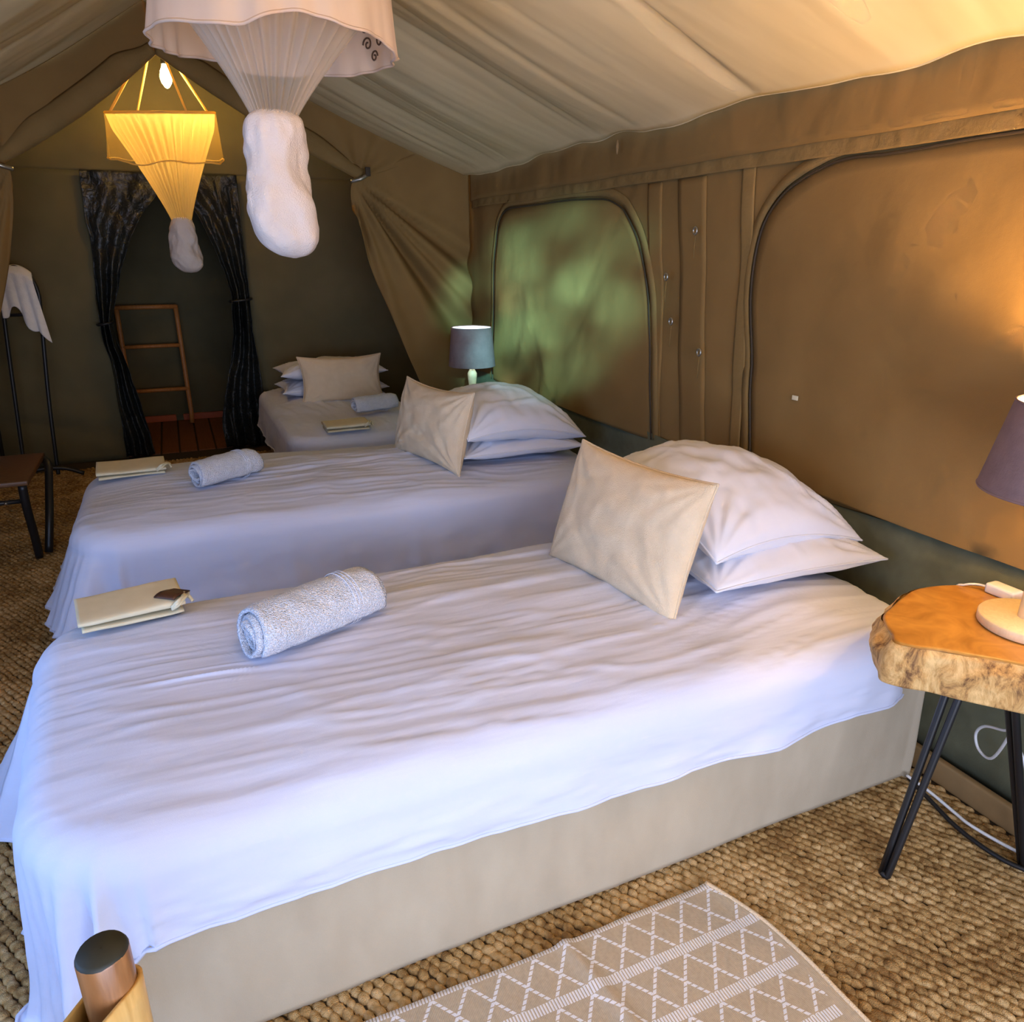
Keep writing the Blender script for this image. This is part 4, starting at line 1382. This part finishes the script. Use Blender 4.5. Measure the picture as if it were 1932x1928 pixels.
# ------------------------------------------------------------------ mosquito nets
def net(label, c, zr, rx, zh, knot, rk, bundle, seed, cloth, sheer, bund, up, hem_tilt=0.0, ornament=False, tilt=0.0, skirt_mat=None, flute=1.0):
    """ring net: straps, ring, outer skirt to zh, sheer cone down to the knot, wrapped bundle below"""
    root = thing('mosquito_net', label, 'mosquito net', (c[0], c[1], zr), 'ring mosquito nets')
    n = 160
    a = np.linspace(0, 2 * math.pi, n, endpoint=False)
    v, f = tube(np.stack([c[0] + rx * np.cos(a), c[1] + rx * np.sin(a), zr + tilt * rx * (0.405 * np.cos(a) + 0.914 * np.sin(a))], -1), 0.008, 8, closed=True)
    mesh('ring', v, f, cloth, root)
    # skirt
    rows = []
    for k in np.linspace(0, 1, 22):
        fl = 0.006 + 0.028 * k
        r = rx + 0.006 + 0.035 * k * 0.6 + flute * fl * 0.45 * np.sin(a * 19 + 2 * np.sin(a * 3 + seed)) * k + 0.02 * k * fbm(np.cos(a) * 2 + 5, np.sin(a) * 2 + 5, 0, seed)
        hem = zh + 0.022 * noise(np.cos(a) * 2 + 9, np.sin(a) * 2 + 9, 0, seed + 2) + hem_tilt * np.cos(a - 0.2)
        z = zr + (hem - zr) * k
        rows.append(np.stack([c[0] + r * np.cos(a), c[1] + r * np.sin(a), z + tilt * r * (0.405 * np.cos(a) + 0.914 * np.sin(a))], -1))
    P = np.stack(rows, 0)
    sk = mesh('skirt', P.reshape(-1, 3), gridfaces(22, n, cv=True), skirt_mat or cloth, root)
    v, f = tube(P[-1], 0.0042, 5, closed=True)
    mesh('skirt_hem', v, f, cloth, sk)
    if ornament:
        # curly scroll motif printed on the inside of the skirt
        def scroll(a0, z0, s, turns, flip):
            t = np.linspace(0, 1, 22)
            th = t * turns * 2 * math.pi
            rr = s * (1 - 0.8 * t)
            u = rr * np.cos(th) * flip
            w = rr * np.sin(th)
            aa = a0 + u / rx
            r = rx + 0.010
            return np.stack([c[0] + r * np.cos(aa), c[1] + r * np.sin(aa), z0 + w], -1)
        a0 = math.radians(20)
        for q, (du, dz, s, fl) in enumerate(((0.03, 0.035, 0.016, 1), (-0.03, 0.035, 0.016, -1), (0.022, 0.0, 0.013, 1), (-0.022, 0.0, 0.013, -1), (0.0, 0.06, 0.010, 1), (0.0, -0.028, 0.011, -1))):
            v, f = tube(scroll(a0 + du * 1.35 / rx, zh + 0.070 + dz * 1.3, s * 1.5, 1.3, fl), 0.0026, 5)
            mesh('motif', v, f, M['ornament'], sk)
    # sheer gathered cone
    rows = []
    kx, ky, kz = knot
    m = 40
    nn = 260
    a2 = np.linspace(0, 2 * math.pi, nn, endpoint=False)
    for k in np.linspace(0, 1, m):
        q = 1 - (1 - k) ** 1.12
        r = rx * (1 - q) + rk * q
        pl = (0.020 * (1 - k) + 0.010) * np.sin(a2 * 31 + 3 * np.sin(a2 * 2 + seed)) * min(1, k * 6) * (1 - 0.6 * k)
        x = c[0] + (kx - c[0]) * k
        y = c[1] + (ky - c[1]) * k
        rows.append(np.stack([x + (r + pl) * np.cos(a2), y + (r + pl) * np.sin(a2), zr + (kz - zr) * k + tilt * (1 - k) * r * (0.405 * np.cos(a2) + 0.914 * np.sin(a2))], -1))
    P = np.stack(rows, 0)
    mesh('sheer_cone', P.reshape(-1, 3), gridfaces(m, nn, cv=True), sheer, root)
    # bundle: wrapped, lumpy
    bx = np.array(bundle, float)        # rows: x,y,z,r
    t = np.arange(len(bx))
    tt = np.linspace(0, len(bx) - 1, 60)
    cx, cy, cz, br = [interp(t, bx[:, i], tt) for i in range(4)]
    nb = 64
    ab = np.linspace(0, 2 * math.pi, nb, endpoint=False)
    rows = []
    for i in range(60):
        r = np.maximum(0.001, br[i]) * (1 + 0.15 * fbm(np.cos(ab) * 1.4 + 3, np.sin(ab) * 1.4 + 3, cz[i] * 9, seed + 3) + 0.05 * ridge(np.cos(ab) * 1.2 + cz[i] * 8, np.sin(ab) * 1.2, seed + 4))
        rows.append(np.stack([cx[i] + r * np.cos(ab), cy[i] + r * np.sin(ab), np.full(nb, cz[i])], -1))
    P = np.stack(rows, 0)
    fcs = gridfaces(60, nb, cv=True) + [tuple(59 * nb + j for j in range(nb)), tuple(range(nb - 1, -1, -1))]
    mesh('wrapped_bundle', P.reshape(-1, 3), fcs, bund, root)
    # straps to the hook
    for k in range(4):
        q = k * math.pi / 2 + 0.45
        A = np.array([c[0] + rx * math.cos(q), c[1] + rx * math.sin(q), zr + tilt * rx * (0.405 * math.cos(q) + 0.914 * math.sin(q))])
        B = np.array(up)
        s = np.linspace(0, 1, 14)
        pts = A + np.outer(s, B - A)
        v, f = tube(pts, 0.0075, 6)
        mesh('strap', v, f, cloth, root)
    return root


n1c = (0.362, 2.365)
net('cream ring mosquito net with bundled tail hanging nearest, above the beds', n1c, 2.15, 0.295, 1.965, (0.320, 2.30, 1.79), 0.055,
    [(0.318, 2.30, 1.805, 0.052), (0.316, 2.30, 1.785, 0.074), (0.314, 2.30, 1.74, 0.081), (0.312, 2.30, 1.68, 0.080), (0.312, 2.30, 1.62, 0.088),
     (0.314, 2.30, 1.56, 0.092), (0.322, 2.30, 1.51, 0.086), (0.332, 2.295, 1.47, 0.068), (0.338, 2.295, 1.445, 0.040), (0.340, 2.295, 1.435, 0.004)],
    501, M['netcloth'], M['net'], M['bundle'], (n1c[0], n1c[1], 2.52), 0.0, True, 0.0, None, 0.35)
n2c = (0.095, 5.36)
net('ring mosquito net coloured yellow as if lit, hanging under the bulb in the back room', n2c, 2.235, 0.300, 1.975, (0.125, 5.20, 1.63), 0.052,
    [(0.125, 5.20, 1.65, 0.050), (0.125, 5.20, 1.61, 0.066), (0.122, 5.20, 1.55, 0.074), (0.122, 5.20, 1.48, 0.080), (0.130, 5.20, 1.42, 0.092), (0.135, 5.20, 1.37, 0.080),
     (0.137, 5.20, 1.34, 0.045), (0.138, 5.20, 1.332, 0.004)],
    551, M['net2cloth'], M['net2'], M['bundle'], (n2c[0] + 0.02, n2c[1], 2.66), 0.0, False, 0.15, M['net2skirt'], 0.3)

# bare bulb on a flex in the back room
pb = thing('pendant_bulb', 'bare glowing warm bulb hanging above the yellow net', 'light bulb', (0.15, 5.40, 2.37))
v, f = lathe([(0.0005, 2.372), (0.012, 2.378), (0.028, 2.402), (0.034, 2.43), (0.029, 2.46), (0.017, 2.485), (0.015, 2.50)], 24, (0.15, 5.40, 0))
mesh('bulb', v, f, M['bulb_hang'], pb)
v, f = lathe([(0.016, 2.498), (0.020, 2.503), (0.020, 2.535), (0.012, 2.545), (0.004, 2.55)], 20, (0.15, 5.40, 0))
mesh('socket', v, f, M['black_cable'], pb)
v, f = tube([(0.15, 5.40, 2.548), (0.145, 5.40, 2.60), (0.13, 5.40, 2.71)], 0.004, 6)
mesh('flex', v, f, M['black_cable'], pb)
light('pendant_glow', 'POINT', (0.15, 5.40, 2.345), 16.0, (1.0, 0.64, 0.20), shadow_soft_size=0.04)


fill_bulb = thing('pendant_bulb', 'added bare warm bulb, hanging unseen above the nearest bed', 'light bulb', (0.35, 1.10, 2.23))  # made-up bulb to go with the added warm fill
v, f = lathe([(0.0005, 2.23), (0.012, 2.235), (0.028, 2.258), (0.033, 2.285), (0.028, 2.315), (0.015, 2.34)], 20, (0.35, 1.10, 0))
mesh('bulb', v, f, M['bulb_warm'], fill_bulb)
v, f = lathe([(0.016, 2.338), (0.020, 2.343), (0.020, 2.365), (0.004, 2.375)], 16, (0.35, 1.10, 0))
mesh('socket', v, f, M['black_cable'], fill_bulb)
v, f = tube([(0.35, 1.10, 2.373), (0.35, 1.10, 2.50)], 0.004, 6)
mesh('flex', v, f, M['black_cable'], fill_bulb)

# ------------------------------------------------------------------ doorway curtains, ladder
def door_curtain(label, zs, xi, xo_z, xo, tie_z, seed, pleats):
    zz = np.linspace(0.02, DZ, 110)
    a = interp(zs, xi, zz)
    b = interp(xo_z, xo, zz)
    m = 90
    u = np.linspace(0, 1, m)
    X = a[:, None] + (b - a)[:, None] * u
    Z = zz[:, None] + 0 * X
    w = np.abs(b - a)[:, None]
    amp = 0.012 + 0.035 * np.exp(-((Z - tie_z) / 0.35) ** 2) + 0.018 * (Z < tie_z)
    amp = amp * np.minimum(1, w / 0.10)
    Y = YB - 0.035 + amp * np.sin(u[None, :] * pleats * 2 * math.pi + 1.5 * noise(Z * 2, 0, 0, seed)) - 0.03 * np.exp(-((Z - tie_z) / 0.12) ** 2) \
        + 0.012 * fbm(X * 9, Z * 4, 0, seed) + 0.014 * ridge(X * 14 + Z, Z * 5, seed + 4)
    X = X + 0.006 * fbm(X * 5, Z * 6, 0, seed + 1)
    root = thing('door_curtain', label, 'curtain', (float(b.mean()), YB - 0.03, 0.0), 'black doorway curtains')
    v, f = solid_sheet(np.stack([X, Y, Z], -1), 0.003)
    mesh('sheet', v, f, M['vinyl'], root)
    k = int(np.argmin(np.abs(zz - tie_z)))
    cx, hw = (a[k] + b[k]) / 2, abs(b[k] - a[k]) / 2 + 0.012
    q = np.linspace(0, 2 * math.pi, 24, endpoint=False)
    v, f = tube(np.stack([cx + hw * np.cos(q), YB - 0.065 + 0.055 * np.sin(q), tie_z + 0.008 * np.cos(q)], -1), 0.009, 6, closed=True)
    mesh('tie_back', v, f, M['black_cable'], root)
    return root
door_curtain('black vinyl curtain tied back on the ladder side of the doorway', [0, 0.08, 0.3, 0.55, 0.80, 0.95, 1.02, 1.15, 1.4, 1.7, 1.85, 1.97],
             [-0.265, -0.265, -0.285, -0.325, -0.375, -0.40, -0.39, -0.345, -0.255, -0.10, 0.02, 0.05],
             [0, 0.6, 1.0, 1.4, 2.0], [-0.455, -0.45, -0.475, -0.45, -0.44], 0.985, 601, 2.3)
door_curtain('black vinyl curtain drawn aside next to the far bed', [0, 0.08, 0.2, 0.4, 0.7, 1.0, 1.15, 1.3, 1.5, 1.75, 1.9, 1.97],
             [0.245, 0.24, 0.235, 0.28, 0.355, 0.40, 0.405, 0.385, 0.325, 0.21, 0.08, 0.05],
             [0, 0.6, 1.0, 1.4, 2.0], [0.56, 0.55, 0.535, 0.54, 0.535], 1.12, 631, 2.6)

ld = thing('towel_ladder', 'orange wooden towel ladder leaning on the shower room wall', 'ladder', (-0.18, 7.12, 0))
for x in (-0.43, 0.03):
    v, f = tube([(x, 7.13, 0.012), (x + 0.005, 7.14, 0.1), (x, 7.26, 0.9), (x, 7.27, 1.02)], 0.020, 10)
    mesh('rail', v, f, M['ladder'], ld)
for z, y in ((1.01, 7.265), (0.685, 7.225), (0.315, 7.165)):
    v, f = tube([(-0.44, y, z), (-0.2, y, z), (0.04, y, z)], 0.017 if z < 1 else 0.020, 10)
    mesh('rung', v, f, M['ladder'], ld)

# ------------------------------------------------------------------ clothes rack with towel
rk = thing('clothes_rack', 'black tubular metal rack holding a towel, against the back wall', 'rack', (-0.92, 5.75, 0))
rp = smooth_path([(-1.05, 5.72, 0.02), (-1.04, 5.74, 0.25), (-1.005, 5.76, 0.8), (-0.985, 5.78, 1.10), (-0.972, 5.79, 1.24), (-0.935, 5.80, 1.335), (-0.875, 5.80, 1.365),
                  (-0.81, 5.80, 1.315), (-0.775, 5.79, 1.21), (-0.785, 5.78, 1.05), (-0.83, 5.75, 0.55), (-0.855, 5.72, 0.14), (-0.86, 5.71, 0.02)], 110)
v, f = tube(rp, 0.0125, 10)
mesh('frame', v, f, M['blackmetal'], rk)
v, f = tube([(-0.98, 5.785, 1.07), (-0.88, 5.785, 1.072), (-0.79, 5.785, 1.07)], 0.010, 8)
mesh('crossbar', v, f, M['blackmetal'], rk)
v, f = tube([(-1.035, 5.80, 1.26), (-0.98, 5.80, 1.30), (-0.93, 5.80, 1.30)], 0.013, 8)
mesh('top_bar', v, f, M['blackmetal'], rk)
v, f = tube(smooth_path([(-1.12, 5.62, 0.02), (-1.03, 5.63, 0.065), (-0.92, 5.64, 0.085), (-0.80, 5.65, 0.07), (-0.70, 5.66, 0.022)], 30), 0.014, 8)
mesh('foot', v, f, M['blackmetal'], rk)
v, f = tube([(-1.14, 5.60, 0.02), (-1.13, 5.66, 0.5), (-1.115, 5.74, 1.08)], 0.0125, 8)
mesh('frame_leg', v, f, M['blackmetal'], rk)

tw = thing('hung_towel', 'white towel draped over the black clothes rack', 'towel', (-0.88, 5.78, 1.2))
u, w = np.meshgrid(np.linspace(0, 1, 50), np.linspace(0, 1, 60), indexing='ij')
# drape across the arch: path length w goes front (down) -> over the bar -> back
topx = -0.985 + 0.19 * u
topz = 1.378 - 0.06 * ((u - 0.55) / 0.5) ** 2
frontlen = 0.25 + 0.17 * sstep(0.25, 0.75, u) + 0.02 * np.sin(u * 14)
s = w * 1.25
ln = np.where(w < 0.75, (0.75 - w) / 0.75, 0)
bk = np.where(w >= 0.75, (w - 0.75) / 0.25, 0)
Xt = topx + 0.045 * (u - 0.1) * ln + 0.006 * np.sin(u * 20) * ln
Zt = topz - frontlen * ln - 0.22 * bk
Yt = 5.80 - 0.040 * np.minimum(1, ln * 8) + 0.028 * np.minimum(1, bk * 6) - 0.009 * np.sin(u * 22 + 1) * ln
v, f = solid_sheet(np.stack([Xt, Yt, Zt], -1), 0.007)
mesh('cloth', v, f, M['towel'], tw)

# ------------------------------------------------------------------ bench chair at the left edge
bc = thing('wooden_stool', 'low brown wooden seat on black folding legs at the left edge', 'stool', (-0.92, 4.2, 0))
mesh('seat', *box(-1.26, -0.72, 3.93, 4.50, 0.425, 0.45, 0.006), M['seatwood'], bc)
for x in (-0.755, -1.22):
    v, f = tube(smooth_path([(x, 3.98, 0.42), (x - 0.005, 4.0, 0.30), (x - 0.01, 4.06, 0.12), (x - 0.015, 4.09, 0.016)], 16), 0.019, 10)
    mesh('leg', v, f, M['blackmetal'], bc)
    v, f = tube(smooth_path([(x + 0.03, 4.46, 0.42), (x + 0.055, 4.40, 0.40), (x + 0.055, 4.28, 0.30), (x + 0.045, 4.18, 0.17), (x + 0.02, 4.14, 0.016)], 20), 0.019, 10)
    mesh('leg', v, f, M['blackmetal'], bc)
v, f = tube([(-1.22, 4.02, 0.33), (-0.9, 4.02, 0.33), (-0.755, 4.02, 0.33)], 0.011, 8)
mesh('stretcher', v, f, M['blackmetal'], bc)
for x in (-1.03, -0.84):
    v, f = lathe([(0.0005, 0.012), (0.007, 0.010), (0.009, 0.0), (0.009, -0.004)], 10)
    v = v @ rotm(R_(90), 0, 0).T + np.array([x, 4.01, 0.33])
    mesh('bolt', v, f, M['steel'], bc)

# ------------------------------------------------------------------ safari chair whose back post pokes into the frame
ch = thing('safari_chair', 'folding safari chair, its polished post and tan sleeve at the bottom left', 'chair', (-0.28, 0.42, 0))
pt = np.array([-0.130, 0.585, 0.876])
def post(top, lean, name='back_post'):
    a = np.array(top)
    b = np.array([top[0] + lean[0], top[1] + lean[1], 0.01])
    s = np.linspace(0, 1, 10)
    pts = a + np.outer(s, b - a)
    v, f = tube(np.vstack([a + [0, 0, 0.004], pts]), np.r_[0.0195, np.full(10, 0.0215)], 24)
    p_ = mesh(name, v, f, M['postwood'], ch)
    v, f = lathe([(0.0005, 0.0055), (0.019, 0.0050), (0.0212, 0.001), (0.0215, -0.004)], 24, a)
    mesh('end_cap', v, f, M['posttop'], p_)
    return p_
pt2 = np.array([-0.42, 0.22, 0.876])
post(pt, (0.01, -0.02))
post(pt2, (-0.01, -0.02))
# sleeve: canvas/bamboo-tan back panel wrapping both posts
d = (pt2 - pt)[:2]
L_ = np.linalg.norm(d)
d = d / L_
nrm = np.array([-d[1], d[0]])
loop = []
for a in np.linspace(-math.pi / 2, math.pi / 2, 14):
    loop.append((-0.0245 * math.cos(a), 0.0245 * math.sin(a)))
for t in np.linspace(0.06, 0.94, 16):
    loop.append((L_ * t, 0.0245 - 0.010 * math.sin(math.pi * t)))
for a in np.linspace(math.pi / 2, 1.5 * math.pi, 14):
    loop.append((L_ - 0.0245 * math.cos(a), 0.0245 * math.sin(a)))
for t in np.linspace(0.94, 0.06, 16):
    loop.append((L_ * t, -0.0245 + 0.010 * math.sin(math.pi * t)))
loop = np.array(loop)
xy = pt[:2] + loop[:, :1] * d + loop[:, 1:] * nrm
rows = []
for z in np.linspace(0.58, 0.832, 14):
    zz_ = z + (0.010 * (loop[:, 1] / 0.027) - 0.018 * np.clip(loop[:, 0] / L_, 0, 1) * 0) * (z > 0.80)
    rows.append(np.concatenate([xy + nrm * (0.002 * noise(loop[:, :1] * 20, z * 9, 0, 5)), zz_[:, None] if np.ndim(zz_) else np.full((len(xy), 1), z)], 1))
P = np.stack(rows, 0)
v, f = solid_sheet(np.concatenate([P, P[:, :1]], 1), 0.004)
mesh('back_sleeve', v, f, M['bamboo'], ch)
# seat sling and front legs, below the frame
fp = [pt[:2] + nrm * -0.40, pt2[:2] + nrm * -0.40]
for q in fp:
    v, f = tube([(q[0], q[1], 0.01), (q[0], q[1], 0.25), (q[0], q[1], 0.46)], 0.019, 16)
    mesh('front_leg', v, f, M['postwood'], ch)
c4 = [pt[:2], pt2[:2], fp[1], fp[0]]
u, w = np.meshgrid(np.linspace(0, 1, 14), np.linspace(0, 1, 14), indexing='ij')
sx = (c4[0][0] * (1 - u) + c4[1][0] * u) * (1 - w) + (c4[3][0] * (1 - u) + c4[2][0] * u) * w
sy = (c4[0][1] * (1 - u) + c4[1][1] * u) * (1 - w) + (c4[3][1] * (1 - u) + c4[2][1] * u) * w
sz = 0.44 - 0.04 * np.sin(math.pi * u) * np.sin(math.pi * w)
v, f = solid_sheet(np.stack([sx, sy, sz], -1), 0.006)
mesh('seat_sling', v, f, M['bamboo'], ch)
